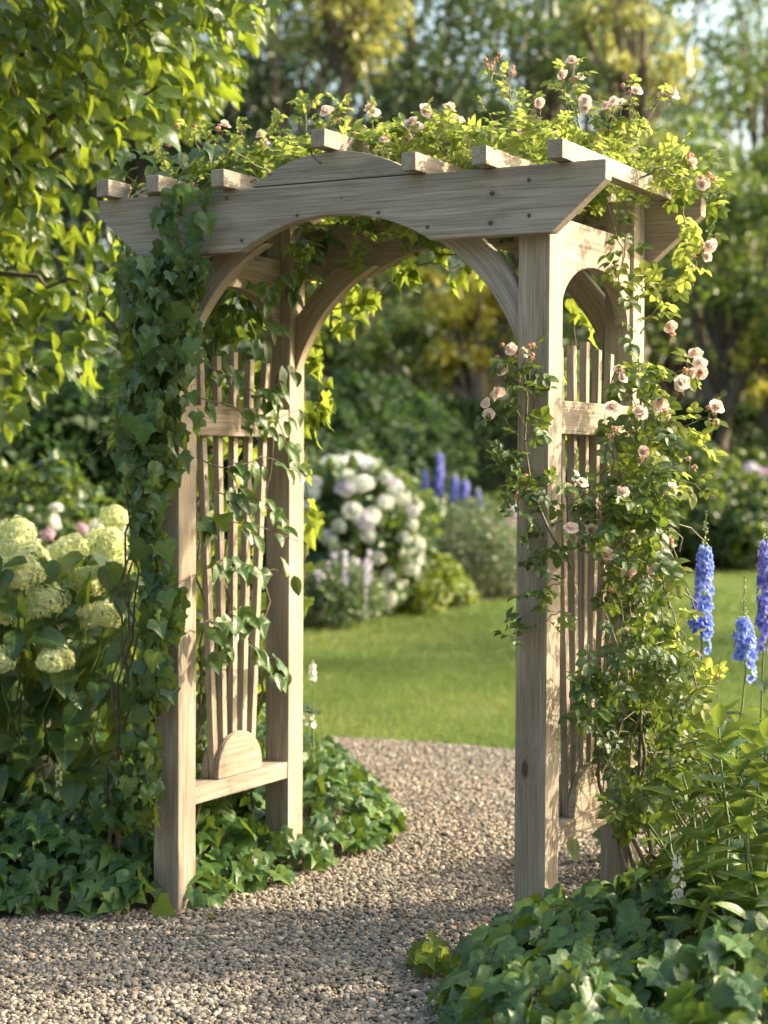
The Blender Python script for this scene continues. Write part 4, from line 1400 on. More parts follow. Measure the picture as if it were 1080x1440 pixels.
# ================================================================= HYDRANGEA, left foreground
def hyd_head(seed, n=150, dome=.62, fl=.2):
    r = np.random.default_rng(seed)
    i = np.arange(n)
    z = 1 - (i + .5) / n * (1 + dome * .55)
    th = i * 2.39996
    rad = np.sqrt(1 - np.clip(z, -1, 1) ** 2)
    Pn = np.stack([rad * np.cos(th), rad * np.sin(th), z], 1)
    bump_ = 1 + .10 * vnoise(Pn * 2.2, 2.0, seed) + .09 * vnoise(Pn, 7.0, seed + 5)
    C_ = Pn * [1, 1, .72] * bump_[:, None] + r.normal(0, .03, (n, 3))
    parts = []
    g = Geo()
    pet = (np.array([(0, 0, 0), (.36, .5, .1), (0, 1, 0), (-.36, .5, .1)]), np.array([(0, 1, 2), (0, 2, 3)]), np.array([(0, 0, 0), (.3, .5, 0), (0, 1, 0), (-.3, .5, 0)]))
    nr = unit(Pn + r.normal(0, .25, (n, 3)))
    ref = unit(np.cross(nr, r.normal(size=(n, 3))))
    o2 = np.cross(nr, ref)
    rn = r.random(n)
    for k in range(4):
        a = k * math.pi / 2
        tp = ref * math.cos(a) + o2 * math.sin(a) + nr * .18
        g.scatter(pet, C_, frames(nr, tp), fl * .62 * r.uniform(.8, 1.2, n), rn)
    return g


def head_meshes(mat, name, cnt=3, n=150, fl=.2):
    out = []
    for k in range(cnt):
        o = hyd_head(k + 10, n, fl=fl).build(name, M[mat])
        out.append(o.data)
        bpy.data.objects.remove(o)
    return out


CREAM = head_meshes('cream', 'flower_head', 4, 300, .24)
WHITE = head_meshes('white_fl', 'flower_head', 2, 110, .24)
LILAC = head_meshes('lilac_fl', 'flower_head', 2, 110, .24)
PINK = head_meshes('pink_fl', 'flower_head', 2, 60, .34)


def bush_hydrangea():
    b = at_depth([30], [900], [6.3])[0]
    root = thing('hydrangea_bush', (float(b[0]), float(b[1]), 0), 'hydrangea bush with cream flower heads left of the arbor', 'hydrangea')
    st, lg = Geo(), Geo()
    sil = [(-260, 800), (-60, 760), (30, 770), (110, 775), (170, 790), (205, 850), (215, 950), (205, 1100), (120, 1160), (-260, 1180)]
    q = sample_poly(sil, 1100)
    P = at_depth(q[:, 0], q[:, 1], rng.uniform(5.85, 7.2, len(q)))
    ok = (P[:, 0] < -.74) & (P[:, 2] > .1)
    P = P[ok]
    n = len(P)
    leaves(lg, BIG, P, (0.15, -.55, .75), np.stack([rng.normal(0, .8, n), rng.normal(-.5, .5, n), rng.normal(-.5, .3, n)], 1), rng.uniform(.085, .145, n), .3, .1)
    heads = [(5, 812, 6.0, .060), (22, 752, 6.5, .058), (38, 790, 6.3, .066), (97, 775, 6.5, .062), (150, 765, 6.6, .060), (12, 775, 6.4, .062), (28, 806, 5.95, .066), (66, 846, 6.0, .062), (128, 818, 6.3, .058),
             (148, 866, 6.1, .050), (2, 928, 5.8, .050), (78, 928, 5.75, .052), (118, 868, 6.1, .046), (165, 800, 6.5, .05), (160, 728, 7.0, .045), (-5, 868, 6.0, .055), (-40, 790, 6.2, .06), (-90, 830, 6.1, .06), (182, 838, 6.5, .04)]
    for (x, y, d, s) in heads:
        s, d = s * .92, 5.86 + .55 * (d - 5.75)
        p = at_depth([x], [y], [d])[0]
        base = np.array([b[0] + (p[0] - b[0]) * .35, b[1] + (p[1] - b[1]) * .35, .1])
        st.tube(wander(base, p - [0, 0, .02], 8, .015), np.linspace(.005, .003, 8), 5)
        inst('flower_head', random.choice(CREAM), p, root, unit(np.array([.15, -.35, .9]) + rng.normal(0, .18, 3)), s=s * 1.25)
    for k in range(40):
        i = rng.integers(0, n)
        st.tube(wander((b[0] + rng.normal(0, .15), b[1] + rng.normal(0, .15), 0), P[i], 7, .015), np.linspace(.005, .0025, 7), 5)
    st.build('stems', M['stem'], root)
    lg.build('leaves', M['hyd_leaf'], root)


bush_hydrangea()


# ================================================================= generic shrub
def shrub(name, label, cat, px, d, h, rx, mat, n=2500, size=.07, tms=None, flowers=None, nf=0, fs=.07, ry=None, zc=.5, group=None, fz=(.35, 1.0), seed=0, droop=-.2, z0=0.0, lump=.22):
    x, y = ground_at(px, d)
    ry = ry or rx
    root = thing(name, (x, y, 0), label, cat, group)
    P = unit(rng.normal(size=(n, 3)))
    P[:, 2] = np.abs(P[:, 2]) * np.where(rng.random(n) < .8, 1, -.55)
    rad = (1 - .45 * rng.random(n) ** 2) * (1 + lump * vnoise(P, 3.2, seed + 1) + .1 * vnoise(P, 8, seed + 2))
    hz = h * .62
    Q = P * rad[:, None] * [rx, ry, hz] + [x, y, h * .38]
    ok = Q[:, 2] > .02
    Q, P = Q[ok], P[ok]
    lg, st = Geo(), Geo()
    k = len(Q)
    tp = P * .5 + rng.normal(0, .5, (k, 3)) + [0, 0, droop]
    leaves(lg, tms or [QL], Q, P + [0, -.2, .5], tp, size * rng.uniform(.7, 1.3, k), .35, .1)
    for j in range(10):
        e = Q[rng.integers(0, k)]
        st.tube(wander((x + rng.normal(0, rx * .15), y + rng.normal(0, rx * .15), 0), (e * .85 + np.array([x, y, .3]) * .15), 6, rx * .04), np.linspace(.012, .005, 6), 5)
    st.build('stems', M['brown_stem'], root)
    lg.build('leaves', M[mat], root)
    for j in range(nf):
        v = unit(rng.normal(size=3))
        v[1] = -abs(v[1]) * .9 - .2
        v[0] = v[0] * 1.1
        v[2] = random.uniform(*fz)
        v = v / max(np.linalg.norm(v), 1e-6)
        r_ = 1 + lump * vnoise(v[None], 3.2, seed + 1)[0] + .04
        p = v * r_ * [rx, ry, hz] + [x, y, h * .38]
        me = random.choice(flowers)
        inst('flower_head', me, p, root, unit(v + np.array([0, -.2, .5])), s=fs * random.uniform(.75, 1.2))
    return root


# shrubs and flowers in the border behind the lawn
shrub('hydrangea_bush', 'white and lilac mophead hydrangea seen through the arch beyond the lawn', 'hydrangea', 480, 16.2, 1.50, .84, 'hyd_leaf', 4600, .11, HEART, WHITE + WHITE + WHITE + LILAC, 86, .078, seed=3, fz=(-.25, 1.0))
CATMINT = shrub('catmint_clump', 'low grey green clump with purple spikes at the lawn edge under the hydrangea', 'perennial', 470, 14.9, .52, .42, 'pale_leaf', 1800, .07, seed=5)
shrub('lady_mantle', 'bright lime green low clump at the lawn edge right of the hydrangea', 'perennial', 590, 16.4, .50, .33, 'lime', 1500, .07, HEART, seed=6)
shrub('lady_mantle', 'small lime green clump beside the larger one at the lawn edge', 'perennial', 628, 17.1, .34, .26, 'lime', 800, .06, HEART, seed=7)
shrub('catmint_clump', 'tall grey green mound below the distant blue spires', 'perennial', 660, 18.4, 1.0, .62, 'silver', 3200, .06, seed=8, lump=.3)
shrub('catmint_clump', 'grey green mound at the lawn edge against the right front post', 'perennial', 702, 18.3, .72, .55, 'silver', 2200, .06, seed=9)
shrub('phlox_clump', 'loose clump of pink and mauve flowers behind the grey green mounds', 'perennial', 697, 19.3, 1.0, .4, 'far_green', 1200, .07, None, PINK + LILAC, 22, .06, seed=10)
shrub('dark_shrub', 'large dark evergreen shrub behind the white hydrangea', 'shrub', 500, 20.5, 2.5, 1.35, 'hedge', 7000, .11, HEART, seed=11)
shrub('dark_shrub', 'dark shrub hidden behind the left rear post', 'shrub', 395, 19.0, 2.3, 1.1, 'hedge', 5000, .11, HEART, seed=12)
shrub('pink_rose_bush', 'blurred rose bush with pink and pale flowers behind the cream hydrangea', 'rose bush', 70, 10.6, 1.42, .62, 'hyd_leaf', 2600, .07, HEART, PINK + PINK + WHITE, 46, .036, seed=13, fz=(-.1, .9))
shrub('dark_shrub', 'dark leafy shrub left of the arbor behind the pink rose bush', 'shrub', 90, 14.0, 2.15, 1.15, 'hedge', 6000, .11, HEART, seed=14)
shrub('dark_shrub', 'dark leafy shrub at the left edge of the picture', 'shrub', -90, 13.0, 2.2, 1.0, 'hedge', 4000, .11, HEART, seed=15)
shrub('round_shrub', 'rounded mid green shrub behind the blue delphiniums beside the lawn', 'shrub', 965, 23.6, 1.75, .85, 'far_green', 5000, .09, HEART, seed=16, lump=.12)
shrub('round_shrub', 'low green shrub in front of the tree trunk beyond the lawn', 'shrub', 1040, 23.4, 1.3, .8, 'hyd_leaf', 4000, .09, HEART, seed=17)
shrub('pink_flower_clump', 'clump of mauve pink flowers below the forked tree trunk', 'shrub', 1058, 24.2, 1.55, .6, 'hyd_leaf', 2600, .09, HEART, PINK + LILAC, 22, .12, seed=18, fz=(.3, 1))
shrub('round_shrub', 'grey green shrub partly hidden behind the rose at the lawn edge', 'shrub', 880, 24.0, 1.5, .9, 'far_green', 4000, .09, HEART, seed=19)


# ================================================================= DELPHINIUMS
def floret_template(seed):
    r = random.Random(seed)
    p = [(blade_leaf(.8, -.15, .3, 3, .6, .03), tilt(R(58 + r.uniform(-12, 12)), k * 1.256), (0, 0, 0), 1.0) for k in range(5)]
    p += [(blade_leaf(.6, -.3, -.5, 2, .6), tilt(R(18), k * 2.1), (0, 0, .05), .4) for k in range(3)]
    return compose(p)


FLO = [floret_template(k) for k in range(3)]
_bd = pebble_templates(1)[0]
BUDT = (_bd[0], _bd[1], np.clip(_bd[0] + .5, 0, 1))


def spire(label, base, zt, zfl0, zfl1, r0, mat, fs=.022, name='delphinium', group='delphinium spires', lean=(0, 0), nfl=90, coarse=False):
    """flower spike: stem from base to height zt, florets between zfl0 and zfl1, green buds above"""
    x, y = base
    root = thing(name, (x, y, 0), label, 'delphinium' if name == 'delphinium' else 'flower', group)
    st, fl, bu, lf = Geo(), Geo(), Geo(), Geo()
    P = wander((x, y, 0), (x + lean[0], y + lean[1], zt), 12, .006)
    st.tube(P, np.linspace(.0055, .0015, 12), 6)
    f = lambda z: np.stack([np.interp(z, P[:, 2], P[:, 0]), np.interp(z, P[:, 2], P[:, 1]), z], -1)
    t_ = np.sort(rng.random(nfl) ** .9)
    z = zfl0 + (zfl1 - zfl0) * t_
    th = np.arange(nfl) * 2.4 + rng.normal(0, .2, nfl)
    o = np.stack([np.cos(th), np.sin(th), .15 + 0 * th], 1)
    rad = r0 * (1 - .45 * t_ ** 3) * rng.uniform(.55, 1.2, nfl)
    C_ = f(z) + o * rad[:, None] * [1, 1, 0]
    rn = np.clip(.1 + .55 * t_ + rng.normal(0, .2, nfl), 0, 1)
    rot = frames(rng.normal(size=(nfl, 3)), unit(o))
    # template z is the flower axis, so build frames with z = outward
    rot = frames(o, np.cross(o, rng.normal(size=(nfl, 3))))
    w_ = rng.integers(0, 3, nfl)
    for k in range(3):
        fl.scatter(FLO[k], C_[w_ == k], rot[w_ == k], fs * (1.0 - .35 * t_[w_ == k] ** 2) * rng.uniform(.8, 1.15, (w_ == k).sum()), rn[w_ == k])
    if nfl > 40 and fs < .03:      # loose florets below the dense part
        zz_ = zfl0 - np.array([.012, .022, .035, .05, .062])
        aa_ = rng.uniform(0, 6.28, 5)
        oo = np.stack([np.cos(aa_), np.sin(aa_), .1 + 0 * aa_], 1)
        cc_ = f(zz_) + oo * r0 * rng.uniform(.7, 1.1, (5, 1)) * [1, 1, 0]
        fl.scatter(FLO[0], cc_, frames(oo, np.cross(oo, rng.normal(size=(5, 3)))), fs * .9, rng.random(5))
        for a_, b_ in zip(f(zz_ - .012), cc_):
            st.tube([a_, b_], [.0008, .0008], 3)
    nb = int(22 + 10 * (zt - zfl1) / .1)
    tb = rng.random(nb)
    zb_ = zfl1 + (zt - zfl1) * tb
    th = np.arange(nb) * 2.4
    o = np.stack([np.cos(th), np.sin(th), .5 + 0 * th], 1)
    Cb = f(zb_) + o * (r0 * .42 * (1 - .75 * tb))[:, None] * [1, 1, .3]
    bu.scatter(BUDT, Cb, frames(np.cross(o, rng.normal(size=(nb, 3))), o), fs * (.50 - .28 * tb))
    for k in range(0, nb):
        st.tube([f(zb_[k:k + 1])[0], Cb[k]], [.0008, .0008], 3)
    k = 8
    zl = rng.uniform(.1, max(.15, zfl0 - .1), k)
    a = rng.uniform(0, 6.28, k)
    leaves(lf, IVY[:1] + LANCE[:1], f(zl), (0, -.2, 1), np.stack([np.cos(a), np.sin(a), .1 + 0 * a], 1), rng.uniform(.05, .09, k), .2, .2)
    st.build('stem', M['stem'], root)
    fl.build('flower_spike', M[mat], root)
    bu.build('buds', M['bud_green'], root)
    lf.build('leaves', M['hyd_leaf'], root)
    return root


def zat(py, d):
    return float(at_depth([540], [py], [d])[0][2])


for (px, d, yt, yf1, yf0, lab, n_, mt) in (
        (985, 5.5, 716, 768, 890, 'tall blue delphinium nearest the climbing rose, its tip still in green bud', 120, 'blue_fl'),
        (1040, 5.3, 808, 868, 925, 'short blue delphinium with a long bare bud tip between two taller ones', 46, 'blue_fl'),
        (1072, 5.4, 712, 760, 885, 'violet blue delphinium cut by the right edge of the picture', 120, 'violet_fl')):
    gx, gy = ground_at(px, d)
    spire(lab, (gx, gy), zat(yt, d), zat(yf0, d), zat(yf1, d), .026, mt, .019, lean=(.02, 0), nfl=n_)
for i, (px, yt, yb_) in enumerate(((597, 655, 690), (618, 630, 690), (640, 662, 700), (655, 668, 712), (673, 682, 724))):
    gx, gy = ground_at(px, 19.4)
    spire(['pale blue spire at the left end of the distant group', 'tallest violet blue spire of the distant group', 'violet blue spire in the middle of the distant group',
           'violet blue spire right of the middle of the distant group', 'lowest violet spire at the right end of the distant group'][i],
          (gx, gy), zat(yt, 19.4), zat(yb_ + 6, 19.4), zat(yt + 8, 19.4), .036, 'violet_fl', .033, nfl=120, name='delphinium', group='distant delphiniums')
for i in range(9):
    gx, gy = ground_at([448, 462, 470, 486, 492, 503, 515, 520, 452][i], 14.6 + .25 * (i % 3))
    z1 = .50 + .05 * (i % 4)
    g = Geo()
    zz = rng.uniform(.36, z1, 34)
    o_ = np.c_[unit(rng.normal(size=(34, 2))), np.full(34, .4)]
    g.scatter(FLO[0], np.c_[np.full(34, gx), np.full(34, gy), zz] + o_ * .012, frames(o_, np.cross(o_, rng.normal(size=(34, 3)))), .016)
    g.tube([(gx, gy, .1), (gx, gy, z1)], [.004, .002], 4)
    g.build('flower_spike', M['lilac_fl'], CATMINT)

# white and lilac spikes in the right foreground, white flowers by the rear left post
def small_spike(label, px, py0, py1, d, mat, r0, fs, n, name, lean=(0, 0)):
    gx, gy = ground_at(px, d)
    z0, z1 = zat(py0, d), zat(py1, d)
    return spire(label, (gx, gy), z1 + .015, z0, z1, r0, mat, fs, name=name, group=None, nfl=n, lean=lean)


for o_ in (small_spike('white flower spike standing in the ivy in front of the laurel', 958, 1300, 1205, 4.35, 'white_fl', .013, .013, 30, 'white_flower_spike'),
           small_spike('small lilac flower head low in the ivy at the bottom right', 962, 1412, 1366, 3.95, 'lilac_fl', .022, .017, 34, 'lilac_flower'),
           small_spike('white budded flower stem behind the left rear post', 441, 958, 935, 6.5, 'white_fl', .012, .012, 16, 'white_blossom_spray'),
           small_spike('shorter white flower stem low beside the left rear post', 437, 1022, 998, 6.5, 'white_fl', .02, .012, 12, 'white_blossom_spray'),
           small_spike('pale green flower spike in the shade under the cream hydrangea', 82, 1130, 1075, 5.8, 'cream', .008, .009, 22, 'pale_flower_spike')):
    if 'group' in o_.keys() and o_['group'] is None:
        del o_['group']


# ================================================================= LAUREL-LIKE SHRUBS, right foreground
def laurel(label, tips, name='laurel_bush', base=None, mat='laurel', size=(.115, .175), per=14):
    st, lg = Geo(), Geo()
    P0 = []
    for (px, py, d) in tips:
        P0.append(at_depth([px], [py], [d])[0])
    P0 = np.array(P0)
    bx, by = (P0[:, 0].mean(), P0[:, 1].mean()) if base is None else base
    root = thing(name, (float(bx), float(by), 0), label, 'shrub')
    for p in P0:
        p = p.copy()
        p[2] = max(p[2], .10)
        b = np.array([bx + (p[0] - bx) * .55, by + (p[1] - by) * .55, 0.0])
        S = wander(b, p, 9, .008)
        st.tube(S, np.linspace(.0065, .003, 9), 6)
        ln = min(np.linalg.norm(p - b), .34)
        k = per
        tt = np.sort(rng.random(k)) ** .75
        dr = unit(p - S[-4])
        C_ = p - dr * ((1 - tt) * ln)[:, None]
        a = np.arange(k) * 2.4 + rng.random() * 6
        e1 = unit(np.cross(dr, [0.1, .3, 1]) + 1e-6)
        e1 = unit(np.cross(dr, np.array([1.0, .1, 0])))
        e2 = np.cross(dr, e1)
        o = np.cos(a)[:, None] * e1 + np.sin(a)[:, None] * e2
        up_ = (.15 + 1.2 * tt ** 3)[:, None]
        tp = o + dr * up_
        nr = dr * 1.0 - o * up_ * .6 + np.array([0, -.1, .25])
        rot = frames(nr + jit(k, .15), tp + jit(k, .12))
        sz = rng.uniform(*size, k) * (1 - .45 * tt ** 4)
        rn = np.clip(.15 + .6 * tt ** 4 + rng.random(k) * .35, 0, 1)
        w_ = rng.integers(0, 2, k)
        for q_ in range(2):
            lg.scatter(LANCE[q_], C_[w_ == q_], rot[w_ == q_], sz[w_ == q_], rn[w_ == q_])
    st.build('stems', M['stem'], root)
    lg.build('leaves', M[mat], root)
    return root


laurel('glossy broadleaf shrub with pale shoot tips at the right edge in front of the rose',
       [(1010, 1015, 4.6), (1075, 1020, 4.5), (960, 1090, 4.6), (1040, 1075, 4.4), (1095, 1110, 4.3), (985, 1150, 4.4), (1050, 1170, 4.25), (940, 1165, 4.6),
        (1090, 1210, 4.15), (1010, 1240, 4.2), (1060, 1290, 4.05), (980, 1300, 4.2), (1100, 1330, 3.95), (1020, 1360, 4.0), (1065, 1400, 3.9), (1110, 1060, 4.4),
        (1130, 1180, 4.2), (1140, 1300, 4.0), (1000, 1420, 3.95), (1100, 1440, 3.85)], base=(1.45, -.35))
laurel('leafy plants with fresh green tips under the delphiniums',
       [(900, 1070, 5.2), (935, 1040, 5.5), (965, 1010, 5.6), (1000, 1000, 5.7), (1040, 1000, 5.6), (1075, 1000, 5.5), (920, 1090, 5.1), (880, 1120, 5.0), (1100, 1010, 5.3), (985, 1040, 5.2), (1050, 1035, 5.1),
        (950, 1050, 5.0), (905, 1150, 4.9), (1020, 1040, 5.0), (1085, 1050, 4.9), (975, 1015, 5.9), (1060, 1015, 5.8), (1020, 1005, 6.1), (950, 1015, 6.0), (1120, 980, 5.9)],
       name='leafy_perennials', base=(1.55, .35), mat='laurel', size=(.09, .14), per=14)
shrub('pale_leaved_plant', 'broad blue green leaves below the middle delphinium', 'perennial', 1000, 5.9, .45, .36, 'silver', 90, .13, BIG, seed=31)


# ================================================================= OVERHANGING TREE, upper left
def overhang():
    bx, by = at_depth([-330], [652], [7.4])[0][:2]
    root = thing('overhanging_tree', (float(bx), float(by), 0), 'broad leaved tree whose sunlit boughs hang in from the upper left', 'tree')
    st, lg = Geo(), Geo()
    T0 = np.array([bx, by, 0])
    tr = wander(T0, T0 + [.25, -.1, 4.4], 12, .05)
    st.tube(tr, np.linspace(.13, .05, 12), 12)
    limbs = [((-330, 420), (-90, 260), (55, 200), (120, 110)), ((-330, 300), (-60, 120), (120, 30), (250, 30)), ((-330, 450), (-120, 420), (20, 380), (110, 400)),
             ((-90, 260), (20, 250), (120, 200), (220, 130)), ((-330, 250), (-150, 60), (0, -40), (150, -60)), ((-330, 480), (-160, 470), (-40, 480), (40, 520)), ((20, 250), (70, 180), (80, 145), (170, 60))]
    for L in limbs:
        q = np.array(L, float)
        t_ = np.linspace(0, 3, 14)
        P = at_depth(np.interp(t_, range(4), q[:, 0]), np.interp(t_, range(4), q[:, 1]), np.linspace(7.2, 6.7, 14)) + rng.normal(0, .015, (14, 3))
        st.tube(P, np.linspace(.019, .005, 14), 8)
    sil = [(-420, -120), (420, -120), (385, -20), (378, 25), (345, 60), (330, 120), (285, 165), (262, 185), (205, 190), (170, 230), (150, 290), (176, 330), (172, 400), (152, 450), (135, 510),
           (150, 535), (95, 545), (40, 560), (15, 600), (-60, 620), (-420, 620)]
    q = sample_poly(sil, 10500)
    d = rng.uniform(6.2, 8.5, len(q))
    P = at_depth(q[:, 0], q[:, 1], d)
    keep = vnoise(P, 4.5, 21) > np.where(q[:, 1] > 230, -.05, -.25)
    keep &= ~((q[:, 1] > 185) & (q[:, 1] < 300) & (q[:, 0] > 60) & (rng.random(len(q)) < .45))
    P = P[keep]
    n = len(P)
    q = sample_poly([(-420, -120), (300, -120), (270, 80), (180, 190), (60, 240), (-420, 400)], 3800)
    P = np.concatenate([P, at_depth(q[:, 0], q[:, 1], rng.uniform(6.0, 9.0, len(q)))])
    n = len(P)
    # leaves hang along drooping twigs
    tw = unit(np.stack([rng.normal(.5, .4, n), rng.normal(.1, .4, n), rng.normal(-.55, .3, n)], 1))
    leaves(lg, OV + HEART[1:], P, (0.1, -.45, .75), tw, rng.uniform(.065, .105, n), .4, .3)
    for i in rng.choice(n, 420, replace=False):
        a = P[i]
        b = a + np.array([-.18, .02, .10]) * rng.uniform(.6, 1.4)
        st.tube(wander(b, a, 5, .008, .01), np.linspace(.003, .0012, 5), 4)
    st.build('trunk', M['bark'], root)
    lg.build('crown', M['tree_leaf'], root)


overhang()


# ================================================================= BACKGROUND TREES
def tree(label, px, d, h, r, mat, n=9000, base=.25, leaf=.14, trunk=.16, clumps=34, seed=0, fork=False, shape=1.0, name='broadleaf_tree', cr=.34, group='trees beyond the hedge'):
    x, y = ground_at(px, d)
    g = np.random.default_rng(seed + 100)
    root = thing(name, (x, y, 0), label, 'tree', group)
    st, lg = Geo(), Geo()
    zb = h * base
    if fork:
        a = wander((x, y, 0), (x, y, zb * .55), 5, .03)
        st.tube(a, np.linspace(trunk * 1.25, trunk, 5), 10)
        for s in (-1, 1):
            st.tube(wander((x, y, zb * .5), (x + s * r * .25, y, h * .7), 9, .08), np.linspace(trunk * .8, .04, 9), 8)
    else:
        st.tube(wander((x, y, 0), (x + g.normal(0, .2), y, h * .9), 12, .06), np.linspace(trunk * 1.3, .04, 12), 10)
    cc = unit(g.normal(size=(clumps, 3))) * (g.random((clumps, 1)) ** .45)
    mid = zb + (h - zb) / 2
    C_ = np.stack([x + cc[:, 0] * r, y + cc[:, 1] * r, mid + cc[:, 2] * (h - zb) / 2 * shape], 1)
    for c in C_:
        z0 = max(.6 * c[2], min(c[2] - .3, zb))
        st.tube(wander((x, y, z0), c, 6, .07), np.linspace(trunk * .3, .015, 6), 5)
    per = n // clumps
    cs = r * cr * g.uniform(.7, 1.3, clumps)
    k = np.repeat(np.arange(clumps), per)
    v = unit(rng.normal(size=(len(k), 3))) * (rng.random((len(k), 1)) ** .5)
    P = C_[k] + v * cs[k][:, None] * [1.15, 1.15, .75]
    nn = len(P)
    leaves(lg, [QL], P, v + [0, 0, .6], rng.normal(0, .6, (nn, 3)) + [0, 0, -.3], leaf * rng.uniform(.6, 1.4, nn), .4, .1)
    st.build('trunk', M['bark'], root)
    lg.build('crown', M[mat], root)
    return root


TREES = [
    # label, px, dist, height, radius, mat, n, base, leaf
    ('dark green tree filling the upper middle behind the rafters', 590, 31, 13, 3.3, 'far_dark', 11000, .22, .15),
    ('blue green tree rising behind the left end of the arbor', 395, 29, 12, 2.8, 'far_blue', 8500, .18, .15),
    ('tall yellow green sunlit tree at the top behind the left rafters', 478, 27, 9.8, 1.2, 'far_yellow', 2200, .74, .15),
    ('blue green tree above the right half of the arch', 765, 32, 15, 2.7, 'far_blue', 9500, .25, .15),
    ('dark tree behind the right front post', 860, 35, 16, 3.0, 'far_dark', 7500, .2, .15),
    ('small golden tree seen through the arch at right', 668, 25.3, 5.0, .75, 'gold', 3200, .42, .13),
    ('tall golden crowned tree above the right rafters', 885, 27, 9.4, 0.9, 'far_yellow', 1800, .62, .15),
    ('mid green tree right of the arbor above the hedge', 940, 29, 7.0, 2.0, 'far_green', 7000, .30, .14),
    ('thin crowned tree with sky showing through at the right edge', 1060, 40, 15, 2.9, 'far_green', 8000, .28, .17),
    ('golden green tree low at the right edge behind the forked trunk', 1085, 24.6, 3.9, .6, 'gold', 1000, .50, .14),
    ('dark tree far behind the overhanging boughs', 200, 30, 13, 3.0, 'far_dark', 12000, .12, .15),
    ('blue green tree far at the left edge', 20, 31, 14, 3.2, 'far_blue', 12000, .12, .15),
    ('dark green tree just outside the left edge', -150, 28, 13, 3.0, 'far_dark', 8000, .12, .15),
    ('green tree far behind the dark shrub in the arch', 492, 26, 5.4, 1.5, 'far_green', 8000, .10, .13),
    ('dull green tree behind the small golden one', 730, 39, 10, 3.0, 'far_dark', 9000, .1, .16),
    ('tree beyond the right edge of the picture', 1290, 33, 12, 3.0, 'far_green', 8000, .2, .15),
]
for i, T_ in enumerate(TREES):
    tree(*T_[:6], n=T_[6], base=T_[7], leaf=T_[8], seed=i, trunk=.17 + .02 * (i % 3))
tree('green tree with a forked trunk standing at the hedge at right', 1012, 25.0, 6.4, 1.7, 'far_green', n=9500, base=.38, leaf=.12, trunk=.17, seed=77, fork=True, clumps=26, name='forked_tree', group='trees beyond the hedge')
def px_of(x, y):
    a, _, d = project(np.array([[x, y, 1.0]]))
    return float(a[0]), float(d[0])


for (x_, y_, h_, r_, n_, lab) in ((6.0, 13.8, 8.6, 2.5, 1500, 'wide crowned tree beyond the right edge that throws its shade over the lawn'),):  # unseen tree added to dapple the lawn with shade
    a_, d_ = px_of(x_, y_)
    tree(lab, a_, d_, h_, r_, 'far_green', n=n_, base=.22, leaf=.24, trunk=.2, seed=int(h_ * 10), cr=.24, group='garden trees outside the picture')
for k, (x_, y_) in enumerate(((-3.5, -13.5), (3.5, -15.0), (10.5, -12.5), (-9.5, -8.0))):  # unseen trees added to block sky fill from behind
    root_ = thing('broadleaf_tree', (x_, y_, 0), ['broad tree behind the camera, left of the path', 'broad tree straight behind the camera', 'broad tree behind the camera, right of the path', 'broad tree at the far left behind the camera'][k], 'tree', 'garden trees outside the picture')
    g1, g2 = Geo(), Geo()
    g1.tube(wander((x_, y_, 0), (x_, y_, 8), 9, .08), np.linspace(.25, .06, 9), 10)
    v_ = unit(rng.normal(size=(4200, 3))) * rng.random((4200, 1)) ** .4
    leaves(g2, [QL], v_ * [4.2, 3.4, 4.6] + [x_, y_, 5.4], v_ + [0, 0, .6], rng.normal(0, .6, (4200, 3)), rng.uniform(.25, .5, 4200), .4, .1)
    g1.build('trunk', M['bark'], root_)
    g2.build('crown', M['far_green'], root_)
# far wood behind everything, its haze put into the leaf colour
def woods():
    lg = Geo()
    n = 52000
    px = rng.uniform(-900, 2100, n)
    d = rng.uniform(50, 62, n)
    P = at_depth(px, np.full(n, 652), d)
    hh = 12.5 + 3.0 * vnoise(P * [1, 1, 0], .35, 9) - 1.5 * np.clip((px - 820) / 300, 0, 1)
    P[:, 2] = rng.random(n) ** .8 * hh
    dens = vnoise(P, .9, 13)
    P = P[dens > -.42]
    n = len(P)
    leaves(lg, [QL], P, (0, -.5, .8), rng.normal(0, .6, (n, 3)) + [0, 0, -.3], rng.uniform(.35, .65, n), .5, .1)
    o = lg.build('distant_woods', M['far_blue'])
    o['kind'] = 'stuff'


woods()


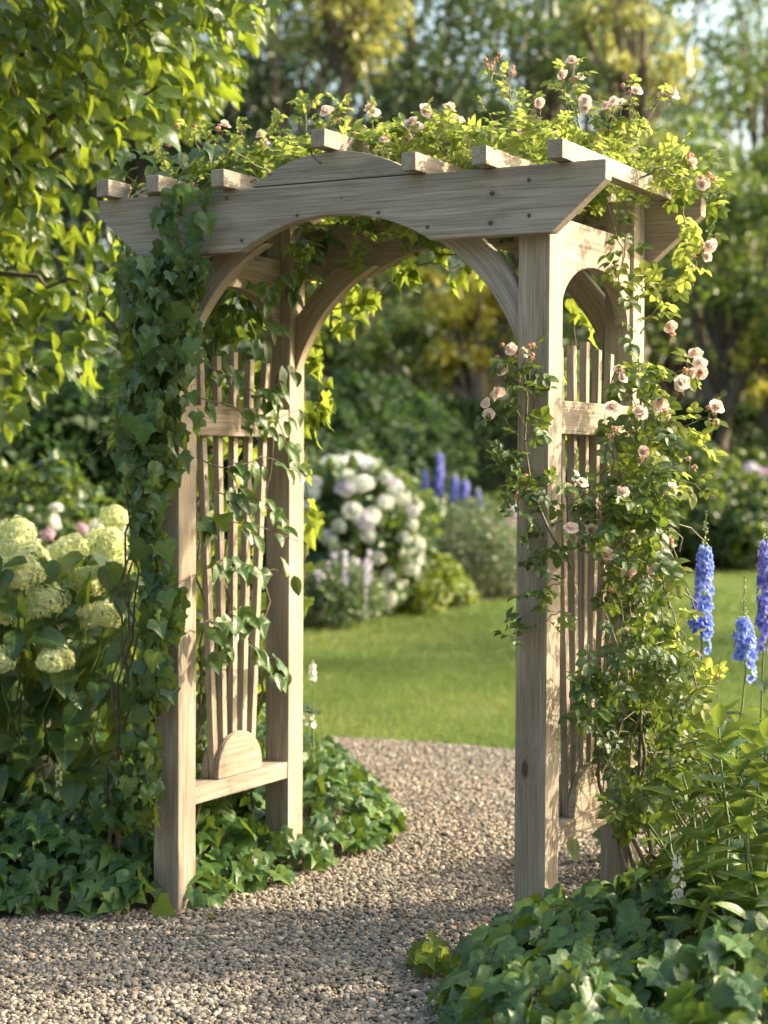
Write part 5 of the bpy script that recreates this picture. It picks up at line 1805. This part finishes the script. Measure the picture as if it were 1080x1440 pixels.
# ================================================================= HEDGE
def hedge(label, p0, p1, h, th, n=16000):
    a, b = np.array(p0), np.array(p1)
    L = np.linalg.norm(b - a)
    u = (b - a) / L
    v = np.array([-u[1], u[0]])
    root = thing('clipped_hedge', (float(a[0]), float(a[1]), 0), label, 'hedge')
    g = Geo()
    i = .12
    c = [a - v * (th / 2 - i), b - v * (th / 2 - i), b + v * (th / 2 - i), a + v * (th / 2 - i)]
    V = [(*q, 0) for q in c] + [(*q, h - i) for q in c]
    g.add(V, Q=[(0, 1, 5, 4), (1, 2, 6, 5), (2, 3, 7, 6), (3, 0, 4, 7), (4, 5, 6, 7)])
    g.build('branches', M['bark'], root, smooth=False)
    lg = Geo()
    s = rng.random(n) * L
    f = rng.random(n)
    z = rng.random(n) * h
    top = f > .62
    side = np.where(rng.random(n) < .75, -1, 1)
    off = np.where(top, rng.uniform(-th / 2, th / 2, n), side * th / 2)
    z = np.where(top, h, z)
    xy = a + s[:, None] * u + off[:, None] * v
    P = np.c_[xy, z] + rng.normal(0, .045, (n, 3))
    nr = np.where(top[:, None], [0, 0, 1.0], np.r_[0, 0, 0] + np.c_[side[:, None] * v, np.full(n, .4)])
    leaves(lg, [QL], P, nr, rng.normal(0, .6, (n, 3)) + [0, 0, .1], rng.uniform(.06, .12, n), .45, .1)
    lg.build('leaves', M['hedge'], root)


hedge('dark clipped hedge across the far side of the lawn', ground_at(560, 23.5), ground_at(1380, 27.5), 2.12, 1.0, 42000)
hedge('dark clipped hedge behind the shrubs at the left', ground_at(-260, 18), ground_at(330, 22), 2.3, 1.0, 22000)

# ================================================================= litter on the gravel
for i, (px, py, mt, lab) in enumerate(((292, 1290, 'far_yellow', 'yellow fallen leaf on the gravel beside the left front post'), (163, 1325, 'redstem', 'brown fallen leaf on the gravel below the left ivy'),
                                       (505, 1118, 'redstem', 'small brown fallen leaf on the path inside the arch'))):
    p = at_plane(px, py, 2, .012)
    g = Geo()
    leaves(g, HEART, p[None], (0, -.2, 1), (1, .3 * i, .1), .035, 0, .3)
    o = g.build('fallen_leaf', M[mt])
    o.data.transform(Matrix.Translation(-Vector(p)))
    o.location = p
    tag(o, lab, 'leaf', 'fallen leaves')
for i, (a, b, lab) in enumerate((((272, 1278), (318, 1262), 'pale thin twig lying against the left front post'), ((175, 1318), (208, 1302), 'short twig on the gravel at the edge of the left ivy'))):
    p0, p1 = at_plane(*a, 2, .012), at_plane(*b, 2, .014)
    g = Geo()
    g.tube(wander(p0, p1, 7, .004), np.linspace(.0022, .001, 7), 5)
    o = g.build('twig', M['brown_stem'])
    tag(o, lab, 'twig', 'twigs on the gravel')

pet = mesh_of(PETAL_W, 'fallen_petal', M['rose'], .6)
for k in range(12):
    px_, py_ = random.uniform(560, 715), random.uniform(1120, 1330)
    p = at_plane(px_, py_, 2, .014)
    o = bpy.data.objects.new('fallen_petal', pet)
    o.location = p
    o.rotation_euler = (random.uniform(-.3, .3), random.uniform(-.3, .3), random.uniform(0, 6.28))
    o.scale = (.016, .016, .016)
    COL.objects.link(o)
    tag(o, 'pale pink rose petal fallen on the gravel near the right front post', 'petal', 'rose petals fallen on the gravel')
